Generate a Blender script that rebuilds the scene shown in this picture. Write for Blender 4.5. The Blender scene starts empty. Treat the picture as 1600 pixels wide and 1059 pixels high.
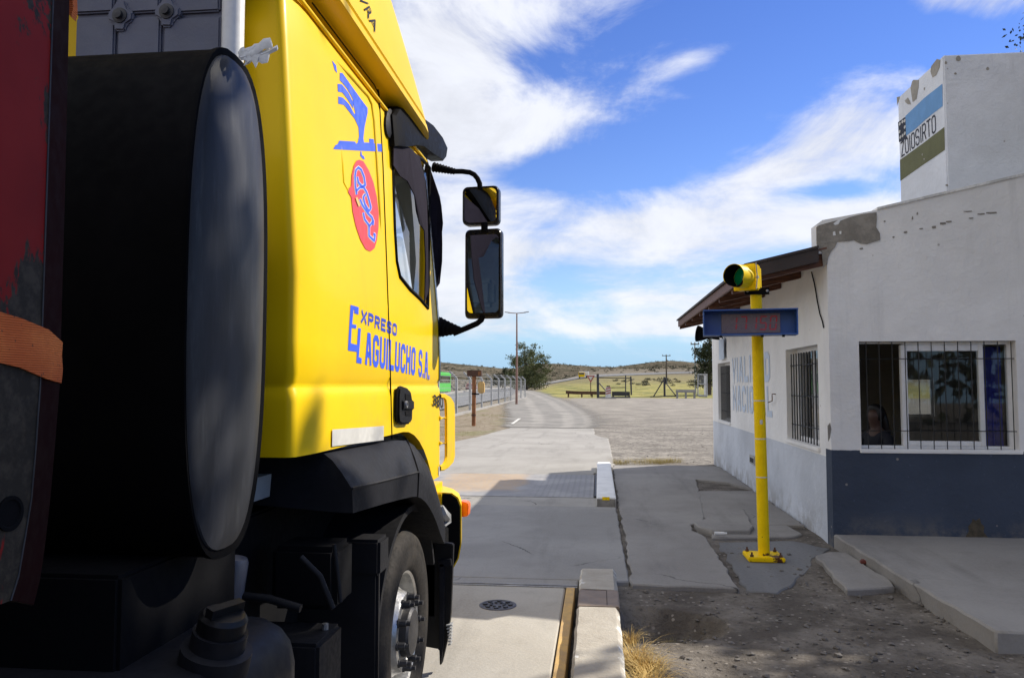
import bpy, bmesh, math, random
from mathutils import Vector, Matrix, Quaternion
random.seed(7)
R = math.radians
C = bpy.context.scene.collection
scene = bpy.context.scene

# ------------------------------------------------------------------ survey helpers (turn measured sight lines into places on real planes)
FOC, CXP, CYP, EYE = 1220., 800., 529.5, 1.75
TH = math.atan(70.5/FOC); PS = math.atan(135*math.cos(TH)/FOC)
_f = Vector((-math.sin(PS)*math.cos(TH), math.cos(PS)*math.cos(TH), math.sin(TH)))
_r = Vector((math.cos(PS), math.sin(PS), 0)); _u = _r.cross(_f)
def ray(px, py): return _f + _r*((px-CXP)/FOC) - _u*((py-CYP)/FOC)
def gd(px, py, z=0.):
    d = ray(px, py); t = (z-EYE)/d.z; return Vector((d.x*t, d.y*t, z))
def onx(px, py, x):
    d = ray(px, py); t = x/d.x; return Vector((x, d.y*t, EYE+d.z*t))
def ony(px, py, y):
    d = ray(px, py); t = y/d.y; return Vector((d.x*t, y, EYE+d.z*t))

# ------------------------------------------------------------------ node helper
class NT:
    def __init__(s, tree): s.t = tree; s.n = tree.nodes; s.l = tree.links
    def node(s, typ, **k):
        n = s.n.new(typ)
        for a, v in k.items(): setattr(n, a, v)
        return n
    def put(s, sock, v):
        if hasattr(v, 'links') or isinstance(v, bpy.types.NodeSocket): s.l.new(v, sock)
        elif isinstance(v, (tuple, list)) and len(v) == 3 and sock.type == 'RGBA': sock.default_value = (*v, 1)
        else: sock.default_value = v
    def m(s, op, a, b=None, c=None, clamp=False):
        n = s.node('ShaderNodeMath', operation=op, use_clamp=clamp)
        for i, v in enumerate((a, b, c)):
            if v is not None: s.put(n.inputs[i], v)
        return n.outputs[0]
    def step(s, v, a, b, lo=0., hi=1.):
        n = s.node('ShaderNodeMapRange', interpolation_type='SMOOTHSTEP')
        s.put(n.inputs[0], v); n.inputs[1].default_value = a; n.inputs[2].default_value = b
        n.inputs[3].default_value = lo; n.inputs[4].default_value = hi
        return n.outputs[0]
    def mix(s, f, a, b, blend='MIX'):
        n = s.node('ShaderNodeMix', data_type='RGBA', blend_type=blend)
        s.put(n.inputs[0], f); s.put(n.inputs[6], a); s.put(n.inputs[7], b)
        return n.outputs[2]
    def obj(s): return s.node('ShaderNodeTexCoord').outputs['Object']
    def geo(s): return s.node('ShaderNodeNewGeometry').outputs['Position']
    def xyz(s, v):
        n = s.node('ShaderNodeSeparateXYZ'); s.l.new(v, n.inputs[0]); return n.outputs
    def vec(s, x, y, z):
        n = s.node('ShaderNodeCombineXYZ')
        for i, v in enumerate((x, y, z)): s.put(n.inputs[i], v)
        return n.outputs[0]
    def scale(s, v, sc):
        n = s.node('ShaderNodeMapping'); s.l.new(v, n.inputs[0]); n.inputs['Scale'].default_value = sc if isinstance(sc, tuple) else (sc,)*3
        return n.outputs[0]
    def noise(s, v, sc, det=5., rough=.55, dist=0.):
        n = s.node('ShaderNodeTexNoise'); s.l.new(v, n.inputs['Vector'])
        n.inputs['Scale'].default_value = sc; n.inputs['Detail'].default_value = det
        n.inputs['Roughness'].default_value = rough; n.inputs['Distortion'].default_value = dist
        return n.outputs['Fac']
    def vor(s, v, sc, feat='F1', rnd=1., out='Distance'):
        n = s.node('ShaderNodeTexVoronoi', feature=feat); s.l.new(v, n.inputs['Vector'])
        n.inputs['Scale'].default_value = sc; n.inputs['Randomness'].default_value = rnd
        return n.outputs[out]
    def bump(s, h, st=.3, d=.01, prev=None):
        n = s.node('ShaderNodeBump'); s.l.new(h, n.inputs['Height'])
        n.inputs['Strength'].default_value = st; n.inputs['Distance'].default_value = d
        if prev is not None: s.l.new(prev, n.inputs['Normal'])
        return n.outputs[0]

def newmat(name):
    m = bpy.data.materials.new(name); m.use_nodes = True
    t = NT(m.node_tree); b = m.node_tree.nodes['Principled BSDF']
    return m, t, b
def setp(t, b, **k):
    names = dict(col='Base Color', rough='Roughness', metal='Metallic', spec='Specular IOR Level', nor='Normal', coat='Coat Weight',
                 coatr='Coat Roughness', emi='Emission Color', emis='Emission Strength', alpha='Alpha', trans='Transmission Weight', sheen='Sheen Weight')
    for a, v in k.items(): t.put(b.inputs[names[a]], v)
def simple(name, col, rough=.6, metal=0., var=.25, vs=3., col2=None, bump=0., bs=60., spec=.5, coat=0., speck=0.):
    m, t, b = newmat(name); P = t.obj()
    n1 = t.noise(P, vs, 6, .6); n2 = t.noise(P, vs*9, 4, .6)
    c2 = col2 if col2 else tuple(max(0, c*(1-var)) for c in col)
    f = t.step(t.m('ADD', t.m('MULTIPLY', n1, .7), t.m('MULTIPLY', n2, .3)), .38, .64)
    c = t.mix(f, c2, col)
    if speck: c = t.mix(t.step(t.noise(P, vs*25, 3, .7), .62, .7, 0, speck), c, tuple(x*.35 for x in col))
    setp(t, b, col=c, metal=metal, spec=spec, coat=coat, rough=t.step(n2, .3, .7, max(.03, rough-.08), min(1, rough+.08)))
    if bump: setp(t, b, nor=t.bump(t.noise(P, bs, 5, .6), bump, .01))
    return m

# ------------------------------------------------------------------ materials
M = {}
def concrete(name, col, dark, tint=None, joints=None, bumpy=.35):
    m, t, b = newmat(name); P = t.obj()
    big = t.noise(P, .55, 7, .62, .3); mid = t.noise(P, 3.2, 6, .65); fine = t.noise(P, 45, 4, .7); st = t.noise(t.scale(P, (1.6, .22, 1)), 1.4, 6, .65)
    c = t.mix(t.step(big, .36, .66), dark, col)
    c = t.mix(t.step(mid, .5, .75, 0, .35), c, tuple(x*.72 for x in dark))
    c = t.mix(t.step(st, .5, .72, 0, .55), c, tuple(x*.66 for x in dark))
    c = t.mix(t.step(fine, .35, .65, .0, .22), c, tuple(x*1.25 for x in col))
    if tint: c = t.mix(t.step(t.noise(P, 1.1, 4), .55, .7, 0, .5), c, tint)
    c = t.mix(t.step(t.vor(P, 9.), .045, .02, 0, .55), c, tuple(x*.4 for x in dark))
    wob = t.node('ShaderNodeVectorMath', operation='ADD'); t.l.new(P, wob.inputs[0])
    nz = t.node('ShaderNodeTexNoise'); t.l.new(P, nz.inputs['Vector']); nz.inputs['Scale'].default_value = 2.2; nz.inputs['Detail'].default_value = 6
    sc = t.node('ShaderNodeVectorMath', operation='SCALE'); t.l.new(nz.outputs['Color'], sc.inputs[0]); sc.inputs['Scale'].default_value = .55
    t.l.new(sc.outputs[0], wob.inputs[1])
    crack = t.vor(wob.outputs[0], .38, 'DISTANCE_TO_EDGE')
    c = t.mix(t.m('MULTIPLY', t.step(crack, .006, .001), t.step(t.noise(P, .8, 3), .52, .66)), c, tuple(x*.35 for x in dark))
    setp(t, b, col=c, rough=.88, spec=.25, nor=t.bump(t.m('ADD', fine, t.m('MULTIPLY', mid, 1.5)), bumpy, .008))
    M[name] = m
concrete('concrete_light', (.45, .425, .375), (.36, .335, .29))
concrete('concrete_grey', (.31, .30, .285), (.235, .227, .215))
concrete('concrete_pale', (.35, .332, .302), (.28, .265, .24))
concrete('concrete_walk', (.29, .275, .255), (.215, .202, .188))
concrete('concrete_old', (.33, .31, .28), (.2, .19, .17), tint=(.26, .22, .17), bumpy=.8)

def plate():   # ribbed steel crossing plate: rusty orange patch beside bare ribbed steel
    m, t, b = newmat('crossing_plate'); P = t.geo(); x, y, z = t.xyz(P)
    n = t.noise(P, 1.3, 6, .65); f = t.noise(P, 14, 5, .6)
    rustm = t.m('MULTIPLY', t.step(t.m('ADD', x, t.m('MULTIPLY', n, .9)), -2.55, -2.1), t.step(t.m('ADD', x, t.m('MULTIPLY', n, .9)), -.75, -1.0))
    rustm = t.m('MULTIPLY', rustm, t.step(t.m('ADD', y, t.m('MULTIPLY', n, 1.4)), 13.2, 13.9))
    c = t.mix(t.step(n, .4, .65), (.24, .235, .235), (.33, .32, .31))
    c = t.mix(t.m('MULTIPLY', rustm, t.step(f, .25, .6, .15, .7)), c, (.46, .31, .16))
    w = t.node('ShaderNodeTexWave', wave_type='BANDS', bands_direction='X'); t.l.new(P, w.inputs['Vector']); w.inputs['Scale'].default_value = 3.3; w.inputs['Distortion'].default_value = .3
    w2 = t.node('ShaderNodeTexWave', wave_type='BANDS', bands_direction='Y'); t.l.new(P, w2.inputs['Vector']); w2.inputs['Scale'].default_value = 3.0
    ribs = t.m('MULTIPLY', t.step(t.m('MULTIPLY', w.outputs['Fac'], w2.outputs['Fac']), .45, .8), t.step(x, -1.25, -.85))
    c = t.mix(t.m('MULTIPLY', ribs, .45), c, (.13, .125, .12))
    setp(t, b, col=c, rough=.7, nor=t.bump(ribs, .5, .01)); M['crossing_plate'] = m
plate()

def ground_mat():
    m, t, b = newmat('ground_soil'); P = t.geo(); x, y, z = t.xyz(P)
    n = t.noise(P, .35, 6, .6); n2 = t.noise(P, 2.2, 6, .65); n3 = t.noise(P, 22, 5, .7); far = t.noise(P, .05, 7, .62)
    xn = t.m('ADD', x, t.m('MULTIPLY', t.m('SUBTRACT', n, .5), 5.)); yn = t.m('ADD', y, t.m('MULTIPLY', t.m('SUBTRACT', n, .5), 8.))
    # stony soil by the office
    st = t.vor(P, 26., out='Color'); stv = t.node('ShaderNodeSeparateColor'); t.l.new(st, stv.inputs[0]); sd = t.vor(P, 26.)
    soil = t.mix(t.step(n2, .38, .64), (.110, .096, .082), (.215, .192, .165))
    soil = t.mix(t.step(n3, .5, .72, 0, .7), soil, (.055, .048, .044))
    soil = t.mix(t.m('MULTIPLY', t.step(stv.outputs[0], .88, .93), t.step(sd, .45, .25)), soil, (.30, .27, .235))
    # pale gravel yard with wheel tracks
    w = t.node('ShaderNodeTexNoise'); t.l.new(t.scale(P, (.5, .8, 1)), w.inputs['Vector']); w.inputs['Scale'].default_value = 1.; w.inputs['Detail'].default_value = 7; w.inputs['Roughness'].default_value = .68
    yard = t.mix(t.step(w.outputs['Fac'], .4, .62), (.235, .213, .185), (.375, .343, .295))
    yard = t.mix(t.step(n3, .44, .66, 0, .6), yard, (.13, .122, .113))
    yard = t.mix(t.m('MULTIPLY', t.step(t.noise(P, 7., 5, .75), .46, .6, 0, .9), t.step(yn, 60., 22.)), yard, (.125, .113, .098))
    yard = t.mix(t.step(n2, .56, .72, 0, .45), yard, (.22, .205, .19))
    # verge
    verge = t.mix(t.step(n2, .42, .6), (.23, .185, .13), (.31, .265, .20))
    verge = t.mix(t.step(n, .52, .62, 0, .6), verge, (.20, .20, .085))
    verge = t.mix(t.step(n3, .5, .68, 0, .6), verge, (.10, .085, .06))
    # field and far steppe
    field = t.mix(t.step(t.noise(P, .16, 6, .7), .42, .6), (.30, .27, .085), (.15, .16, .055))
    field = t.mix(t.step(t.noise(P, .6, 5, .7), .5, .62, 0, .85), field, (.36, .31, .13))
    steppe = t.mix(t.step(far, .42, .58), (.13, .108, .078), (.185, .155, .112))
    steppe = t.mix(t.step(t.noise(P, .55, 5, .7), .52, .62, 0, .85), steppe, (.075, .075, .05))
    c = t.mix(t.step(yn, 17.4, 18.6), soil, yard)
    c = t.mix(t.step(xn, -2.4, -4.0), c, verge)
    c = t.mix(t.m('MULTIPLY', t.step(yn, 97., 103.), t.step(xn, -12., -9.)), c, field)
    c = t.mix(t.step(yn, 135., 200., 0, .7), c, t.mix(t.step(n2, .4, .6), (.15, .12, .07), (.22, .185, .11)))
    c = t.mix(t.step(xn, -19., -23.), c, steppe)
    c = t.mix(t.step(y, 225., 300.), c, steppe)
    c = t.mix(t.step(x, 45., 80.), c, steppe)
    h = t.m('ADD', t.m('ADD', n3, t.m('MULTIPLY', t.noise(P, 60, 4, .7), .5)), t.m('MULTIPLY', sd, -.15))
    setp(t, b, col=c, rough=.95, spec=.1, nor=t.bump(h, .7, .03)); M['ground_soil'] = m
ground_mat()

def hill_mat():
    m, t, b = newmat('hill_scrub'); P = t.geo()
    n = t.noise(P, .006, 8, .68); s = t.noise(t.scale(P, (1, .6, 2.2)), .11, 6, .75); s2 = t.noise(P, .02, 6, .7)
    c = t.mix(t.step(n, .4, .62), (.135, .113, .085), (.20, .168, .125))
    c = t.mix(t.step(s, .44, .56, 0, .9), c, (.036, .038, .026))
    c = t.mix(t.step(s2, .54, .66, 0, .6), c, (.08, .08, .052))
    setp(t, b, col=c, rough=1., spec=0.); M['hill_scrub'] = m
hill_mat()

def asphalt(name, a, d):
    m, t, b = newmat(name); P = t.geo()
    n = t.noise(t.scale(P, (1, .15, 1)), 1.1, 6, .6); f = t.noise(P, 30, 4, .7)
    c = t.mix(t.step(n, .38, .64), d, a); c = t.mix(t.step(f, .45, .7, 0, .4), c, tuple(x*.6 for x in d))
    setp(t, b, col=c, rough=.9, spec=.2, nor=t.bump(f, .3, .01)); M[name] = m
asphalt('asphalt', (.20, .20, .20), (.15, .15, .152))
def dirtroad():
    m, t, b = newmat('dirt_road'); P = t.geo(); uv = t.node('ShaderNodeUVMap').outputs[0]; u, v, _ = t.xyz(uv)
    n = t.noise(P, .7, 6, .65); f = t.noise(P, 9, 5, .7)
    def band(c, w): return t.step(t.m('ABSOLUTE', t.m('SUBTRACT', t.m('ADD', u, t.m('MULTIPLY', t.m('SUBTRACT', n, .5), .10)), c)), w, w*.35)
    tr = t.m('MAXIMUM', t.m('MAXIMUM', band(.36, .07), band(.62, .07)), band(.78, .05))
    c = t.mix(t.step(n, .38, .64), (.205, .195, .178), (.28, .265, .24)); c = t.mix(t.m('MULTIPLY', t.m('MULTIPLY', tr, t.step(n, .3, .6, .25, .8)), .55), c, (.40, .375, .335))
    c = t.mix(t.step(f, .5, .72, 0, .5), c, (.13, .125, .12))
    edge = t.m('MULTIPLY', t.step(t.m('ADD', u, t.m('MULTIPLY', t.m('SUBTRACT', n, .5), .3)), .02, .16), t.step(t.m('ADD', u, t.m('MULTIPLY', t.m('SUBTRACT', n, .5), .4)), .99, .72))
    setp(t, b, col=c, rough=.95, spec=.15, nor=t.bump(f, .5, .02), alpha=edge); M['dirt_road'] = m
dirtroad()

def paint_yellow():
    m, t, b = newmat('yellow_paint'); P = t.obj()
    n = t.noise(P, 1.3, 5); d = t.noise(P, 30, 5, .7); st = t.noise(t.scale(P, (6, 6, .5)), 1.5, 5, .6)
    c = t.mix(t.step(n, .35, .65), (.85, .54, .003), (.89, .588, .004))
    c = t.mix(t.step(st, .58, .78, 0, .22), c, (.50, .36, .04))
    c = t.mix(t.step(d, .66, .74, 0, .25), c, (.35, .26, .05))
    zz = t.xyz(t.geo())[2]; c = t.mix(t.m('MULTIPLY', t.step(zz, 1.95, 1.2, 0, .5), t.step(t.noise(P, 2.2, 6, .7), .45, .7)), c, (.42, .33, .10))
    setp(t, b, col=c, rough=.40, coat=.07, coatr=.10, spec=.14, nor=t.bump(n, .04, .05)); M['yellow_paint'] = m
paint_yellow()
M['blue_decal'] = simple('blue_decal', (.035, .105, .78), .4, var=.12)
M['blue_dark_decal'] = simple('blue_dark_decal', (.03, .07, .55), .4, var=.12)
M['red_decal'] = simple('red_decal', (.80, .045, .045), .4, var=.12)
M['white_decal'] = simple('white_decal', (.8, .78, .74), .4, var=.1)
M['black_plastic'] = simple('black_plastic', (.008, .008, .009), .45, var=.35, vs=5, spec=.3)
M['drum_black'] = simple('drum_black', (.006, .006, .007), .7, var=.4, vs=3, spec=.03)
M['visor_black'] = simple('visor_black', (.008, .008, .009), .5, var=.3, spec=.025)
M['grey_plastic'] = simple('grey_plastic', (.019, .0195, .023), .55, spec=.07, var=.3, vs=4, bump=.15, bs=180, speck=.3)
M['dark_grey'] = simple('dark_grey', (.013, .013, .015), .6, var=.3, vs=5, spec=.25)
M['matt_black'] = simple('matt_black', (.006, .006, .007), .85, var=.3, spec=.1)
M['rubber'] = simple('rubber', (.022, .020, .018), .8, var=.35, vs=8, spec=.2, col2=(.042, .036, .030), bump=.2, bs=40)
M['gloss_black'] = simple('gloss_black', (.009, .009, .011), .25, var=.3, spec=.35)
def tankcap():
    m, t, b = newmat('dusty_cap'); P = t.obj()
    n = t.noise(t.scale(P, (3, 3, .8)), 1.6, 6, .6, .6); f = t.noise(t.scale(P, (8, 8, 1.2)), 5, 5, .65)
    c = t.mix(t.step(n, .35, .7), (.018, .019, .022), (.045, .047, .053)); c = t.mix(t.step(f, .5, .75, 0, .35), c, (.085, .088, .094))
    setp(t, b, col=c, rough=t.step(n, .3, .7, .34, .5), spec=.22, nor=t.bump(n, .06, .03)); M['dusty_cap'] = m
tankcap()
M['rim_metal'] = simple('rim_metal', (.62, .61, .58), .38, metal=.75, var=.45, vs=7, bump=.15, bs=50, speck=.4)
M['steel'] = simple('steel', (.42, .41, .40), .45, metal=.7, var=.4, vs=6)
M['dark_steel'] = simple('dark_steel', (.07, .068, .07), .55, metal=.5, var=.4, vs=9)
M['galv'] = simple('galv', (.42, .42, .41), .6, var=.3, vs=4)
M['rust'] = simple('rust', (.33, .13, .045), .8, var=.5, vs=3, bump=.2)
M['rust_brown'] = simple('rust_brown', (.12, .055, .03), .8, var=.5, vs=4)
M['orange_lens'] = simple('orange_lens', (.9, .16, .01), .25, var=.15)
def redpanel():
    m, t, b = newmat('chipped_red'); P = t.obj(); x, y, z = t.xyz(t.geo())
    n = t.noise(t.scale(P, (3, 3, 1.1)), 2.1, 7, .68, .4); f = t.noise(P, 30, 5, .7)
    worn = t.step(z, 2.1, 1.72, 0, .15)
    k = t.step(t.m('ADD', n, worn), .535, .56)
    c = t.mix(t.step(t.noise(P, 2, 5), .35, .65), (.21, .010, .009), (.29, .017, .014))
    c = t.mix(k, c, t.mix(t.step(f, .4, .65), (.030, .025, .019), (.065, .052, .038)))
    setp(t, b, col=c, rough=.6, spec=.15, nor=t.bump(k, -.4, .004)); M['chipped_red'] = m
redpanel()
M['red_dark'] = simple('red_dark', (.02, .002, .002), .8, var=.3, spec=.1)
def strapm():
    m, t, b = newmat('orange_webbing'); P = t.obj(); x, y, z = t.xyz(P)
    n = t.noise(P, 5, 6, .65); w = t.node('ShaderNodeTexWave', wave_type='BANDS', bands_direction='Z'); t.l.new(P, w.inputs['Vector']); w.inputs['Scale'].default_value = 75
    c = t.mix(t.step(n, .4, .66), (.75, .15, .025), (.98, .26, .05)); c = t.mix(t.m('MULTIPLY', w.outputs['Fac'], .35), c, (.28, .07, .02))
    c = t.mix(t.step(t.vor(t.scale(P, (1, 1, .6)), 75.), .16, .08, 0, .8), c, (.10, .03, .015))
    setp(t, b, col=c, rough=.85, nor=t.bump(w.outputs['Fac'], .5, .003)); M['orange_webbing'] = m
strapm()
M['rag'] = simple('rag', (.86, .85, .82), .9, var=.25, vs=14)
M['tank_white'] = simple('tank_white', (.72, .71, .68), .4, var=.15, vs=5)
M['panel_grey'] = simple('panel_grey', (.13, .135, .175), .6, var=.2, vs=3, bump=.12, bs=90)
M['curtain_dark'] = simple('curtain_dark', (.028, .024, .034), .85, var=.25, spec=.03)
M['tank_grey'] = simple('tank_grey', (.019, .019, .022), .5, var=.4, vs=3, spec=.2)
M['canister'] = simple('canister', (.10, .105, .13), .4, var=.2)
M['seat_fabric'] = simple('seat_fabric', (.30, .34, .33), .85, var=.2)
M['interior'] = simple('interior', (.34, .36, .36), .8, var=.2)
def glass(name, tint, refl=1.0):
    m = bpy.data.materials.new(name); m.use_nodes = True; t = NT(m.node_tree); t.n.clear()
    o = t.node('ShaderNodeOutputMaterial'); tr = t.node('ShaderNodeBsdfTransparent'); gl = t.node('ShaderNodeBsdfGlossy'); mx = t.node('ShaderNodeMixShader')
    tr.inputs[0].default_value = (*tint, 1); gl.inputs['Roughness'].default_value = .02
    lw = t.node('ShaderNodeLayerWeight'); f5 = t.m('POWER', lw.outputs['Facing'], 5.)
    t.put(mx.inputs[0], t.m('MULTIPLY', t.m('ADD', t.m('MULTIPLY', f5, .95), .045), refl, clamp=True)); t.l.new(tr.outputs[0], mx.inputs[1]); t.l.new(gl.outputs[0], mx.inputs[2]); t.l.new(mx.outputs[0], o.inputs[0]); M[name] = m
glass('clear_glass', (.96, .985, .985), 1.); glass('dim_glass', (.32, .33, .33), 1.); glass('window_glass', (.82, .85, .85), 1.4)
def mirror():
    m, t, b = newmat('mirror_glass'); setp(t, b, col=(.62, .64, .66), metal=1., rough=.015); M['mirror_glass'] = m
mirror()

def wallpaint(name, white, low, zlim, bare=None):
    m, t, b = newmat(name); P = t.geo(); x, y, z = t.xyz(P)
    n = t.noise(P, .8, 6, .6); f = t.noise(P, 22, 5, .65); st = t.noise(t.scale(P, (3, 3, .3)), 1.3, 6, .65); big = t.noise(P, 2.6, 6, .7)
    c = t.mix(t.step(n, .35, .66), tuple(v*.88 for v in white), white)
    c = t.mix(t.step(st, .56, .76, 0, .3), c, tuple(v*.62 for v in white))
    if low:
        lc = t.mix(t.step(n, .36, .66), tuple(v*.8 for v in low), low)
        lc = t.mix(t.step(f, .64, .72, 0, .4), lc, tuple(min(1, v*1.8+.03) for v in low))
        lc = t.mix(t.m('MULTIPLY', t.step(z, .4, .0), t.step(big, .42, .6, 0, .55)), lc, (.22, .20, .17))
        c = t.mix(t.step(t.m('ADD', z, t.m('MULTIPLY', t.m('SUBTRACT', f, .5), .012)), zlim+.004, zlim-.004), c, lc)
    c = t.mix(t.m('MULTIPLY', t.step(big, .62, .66), t.step(z, 2.9, 3.3)), c, (.36, .33, .29)) if bare else c
    c = t.mix(t.step(t.vor(P, 3.1), .055, .03, 0, .7), c, (.33, .30, .27))
    setp(t, b, col=c, rough=.85, spec=.2, nor=t.bump(t.m('ADD', f, t.m('MULTIPLY', t.noise(P, 3.5, 5, .6), 5)), .4, .012)); M[name] = m
wallpaint('front_plaster', (.82, .81, .80), (.06, .076, .112), 1.02)
wallpaint('side_plaster', (.86, .85, .83), (.62, .655, .715), .93)
wallpaint('tower_plaster', (.82, .84, .88), None, 0)
M['bare_render'] = simple('bare_render', (.30, .275, .24), .9, var=.35, vs=6, bump=.5, bs=40)
M['chip_grey'] = simple('chip_grey', (.40, .37, .32), .9, var=.25, vs=8, bump=.3)
M['plaster_brown'] = simple('plaster_brown', (.105, .085, .055), .9, var=.5, vs=14, bump=.4)
M['coping_plaster'] = simple('coping_plaster', (.80, .79, .77), .9, var=.35, vs=4, speck=.6)
M['mural_blue'] = simple('mural_blue', (.16, .36, .66), .7, var=.12, vs=5)
M['mural_olive'] = simple('mural_olive', (.15, .15, .055), .7, var=.15, vs=5)
M['mural_black'] = simple('mural_black', (.02, .022, .035), .7, var=.2)
M['letter_blue'] = simple('letter_blue', (.60, .69, .81), .85, var=.16, vs=8)
M['roof_brown'] = simple('roof_brown', (.045, .032, .028), .7, var=.35, vs=5)
def wood():
    m, t, b = newmat('brown_wood'); P = t.obj(); n = t.noise(t.scale(P, (1.5, 12, 12)), 3, 6, .6)
    setp(t, b, col=t.mix(t.step(n, .38, .64), (.085, .032, .018), (.17, .07, .038)), rough=.6, nor=t.bump(n, .3, .004)); M['brown_wood'] = m
wood()
M['white_frame'] = simple('white_frame', (.78, .78, .78), .45, var=.12, vs=5)
M['black_bar'] = simple('black_bar', (.014, .014, .016), .5, var=.3)
M['curtain_blue'] = simple('curtain_blue', (.06, .07, .48), .85, var=.3, vs=6)
M['room'] = simple('room', (.55, .53, .48), .9, var=.2, vs=2)
M['room_floor'] = simple('room_floor', (.12, .10, .085), .7, var=.2)
def polepaint():
    m, t, b = newmat('pole_yellow'); P = t.geo(); x, y, z = t.xyz(P); n = t.noise(P, 6, 6, .7); f = t.noise(P, 28, 5, .7)
    c = t.mix(t.step(n, .35, .66), (.86, .57, .003), (.95, .655, .004))
    rim = t.m('MULTIPLY', t.step(z, .55, .02), .16)
    c = t.mix(t.step(t.m('ADD', n, rim), .70, .74), c, (.09, .035, .02)); c = t.mix(t.step(f, .66, .72, 0, .5), c, (.30, .17, .03))
    setp(t, b, col=c, rough=.45, spec=.12); M['pole_yellow'] = m
polepaint()
M['box_blue'] = simple('box_blue', (.020, .085, .33), .42, var=.2, vs=5)
M['screen_mauve'] = simple('screen_mauve', (.17, .125, .155), .3, var=.1)
M['digit_red'] = simple('digit_red', (.55, .035, .06), .5, var=.1)
m, t, b = newmat('green_lens'); setp(t, b, col=(.003, .10, .034), rough=.15, emi=(.0, .35, .12), emis=.04, nor=t.bump(t.vor(t.obj(), 90), .5, .003)); M['green_lens'] = m
M['yellow_line'] = simple('yellow_line', (.66, .42, .13), .75, var=.35, vs=6, col2=(.47, .31, .13), speck=.5)
def whiteblock():
    m, t, b = newmat('white_kerb'); P = t.geo(); n = t.noise(P, 3, 6, .7); f = t.noise(P, 40, 4, .7)
    c = t.mix(t.step(n, .36, .62), (.70, .70, .69), (.80, .80, .79)); c = t.mix(t.step(f, .66, .72, 0, .6), c, (.33, .31, .28))
    setp(t, b, col=c, rough=.8, nor=t.bump(f, .3, .006)); M['white_kerb'] = m
whiteblock()
def oldkerb():
    m, t, b = newmat('flaking_kerb'); P = t.geo(); x, y, z = t.xyz(P); n = t.noise(P, 3.2, 7, .7); f = t.noise(P, 40, 4, .7)
    edge = t.step(t.m('ABSOLUTE', t.m('SUBTRACT', x, -.012)), .07, .15, 0, .13)
    c = t.mix(t.step(n, .36, .64), (.37, .335, .28), (.46, .425, .36)); c = t.mix(t.step(t.m('ADD', n, edge), .67, .70), c, (.66, .65, .61))
    c = t.mix(t.step(f, .66, .74, 0, .5), c, (.2, .18, .15))
    setp(t, b, col=c, rough=.9, nor=t.bump(t.m('ADD', f, n), .6, .012)); M['flaking_kerb'] = m
oldkerb()
M['tan_metal'] = simple('tan_metal', (.25, .185, .13), .6, var=.25, vs=6)
M['iron'] = simple('iron', (.13, .125, .135), .55, metal=.4, var=.45, vs=14, bump=.3)
M['stone'] = simple('stone', (.20, .18, .16), .9, var=.5, vs=2.5)
M['brick_red'] = simple('brick_red', (.20, .05, .038), .85, var=.4, vs=20)
M['white_pipe'] = simple('white_pipe', (.75, .75, .74), .5, var=.1)
M['straw'] = simple('straw', (.74, .52, .18), .85, var=.4, vs=8)
M['dry_grass'] = simple('dry_grass', (.47, .37, .11), .85, var=.45, vs=3)
M['verge_grass'] = simple('verge_grass', (.22, .21, .065), .85, var=.5, vs=1.2, col2=(.33, .26, .12))
M['weed'] = simple('weed', (.22, .20, .07), .85, var=.4, vs=6)
def leafm(name, a, d):
    m, t, b = newmat(name); P = t.geo(); n = t.noise(P, 1.1, 5, .65); n2 = t.noise(P, 7, 3, .6)
    c = t.mix(t.step(n, .38, .62), d, a); c = t.mix(t.step(n2, .5, .7, 0, .5), c, tuple(min(1, v*1.5) for v in a))
    setp(t, b, col=c, rough=.7, spec=.25); M[name] = m
leafm('leaf_olive', (.15, .16, .065), (.075, .088, .036)); leafm('leaf_dark', (.045, .055, .022), (.022, .03, .013)); leafm('leaf_scrub', (.085, .08, .045), (.05, .052, .03))
M['bark'] = simple('bark', (.11, .085, .06), .9, var=.4, vs=6, bump=.4)
M['bus_green'] = simple('bus_green', (.06, .50, .035), .4, var=.1)
M['car_red'] = simple('car_red', (.30, .05, .06), .35, var=.1)
M['dark_glass'] = simple('dark_glass', (.02, .024, .028), .08, var=.1)
M['sign_red'] = simple('sign_red', (.42, .10, .075), .6, var=.2); M['sign_white'] = simple('sign_white', (.66, .64, .58), .6, var=.2)
M['pole_pink'] = simple('pole_pink', (.30, .17, .125), .6, var=.2)
M['skin'] = simple('skin', (.11, .055, .037), .55, var=.15, vs=8); M['hair'] = simple('hair', (.012, .009, .008), .45, var=.3, vs=30)
M['shirt_dark'] = simple('shirt_dark', (.02, .02, .028), .85, var=.25)
m, t, b = newmat('chain_link')
P = t.geo(); x, y, z = t.xyz(P)
def dia(sg): return t.m('ABSOLUTE', t.m('SUBTRACT', t.m('FRACT', t.m('MULTIPLY', t.m('ADD', y, t.m('MULTIPLY', z, sg)), 8.)), .5))
a_ = t.step(t.m('MINIMUM', dia(1.), dia(-1.)), .05, .02)
setp(t, b, col=(.40, .40, .39), rough=.5, metal=.4, alpha=a_); M['chain_link'] = m
CLOUDS = [(680,70,190,190,.30),(880,185,200,38,.20,6),(1080,95,110,24,.20,14),(1000,400,330,100,.19),(1280,255,220,55,.22,14),(1330,170,110,45,.16,25),(690,430,140,160,.20),(1520,15,140,45,.20),(1330,340,160,30,.15,8),(1000,520,300,30,.12,4),
 (1010,200,160,60,-.22),(870,80,70,60,-.10),(1230,90,240,70,-.14),(840,552,230,34,-.20),(900,275,150,22,-.18),(1280,305,70,16,-.22),(860,430,50,24,-.10)]
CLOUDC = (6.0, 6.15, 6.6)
EXPO = .63
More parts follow.
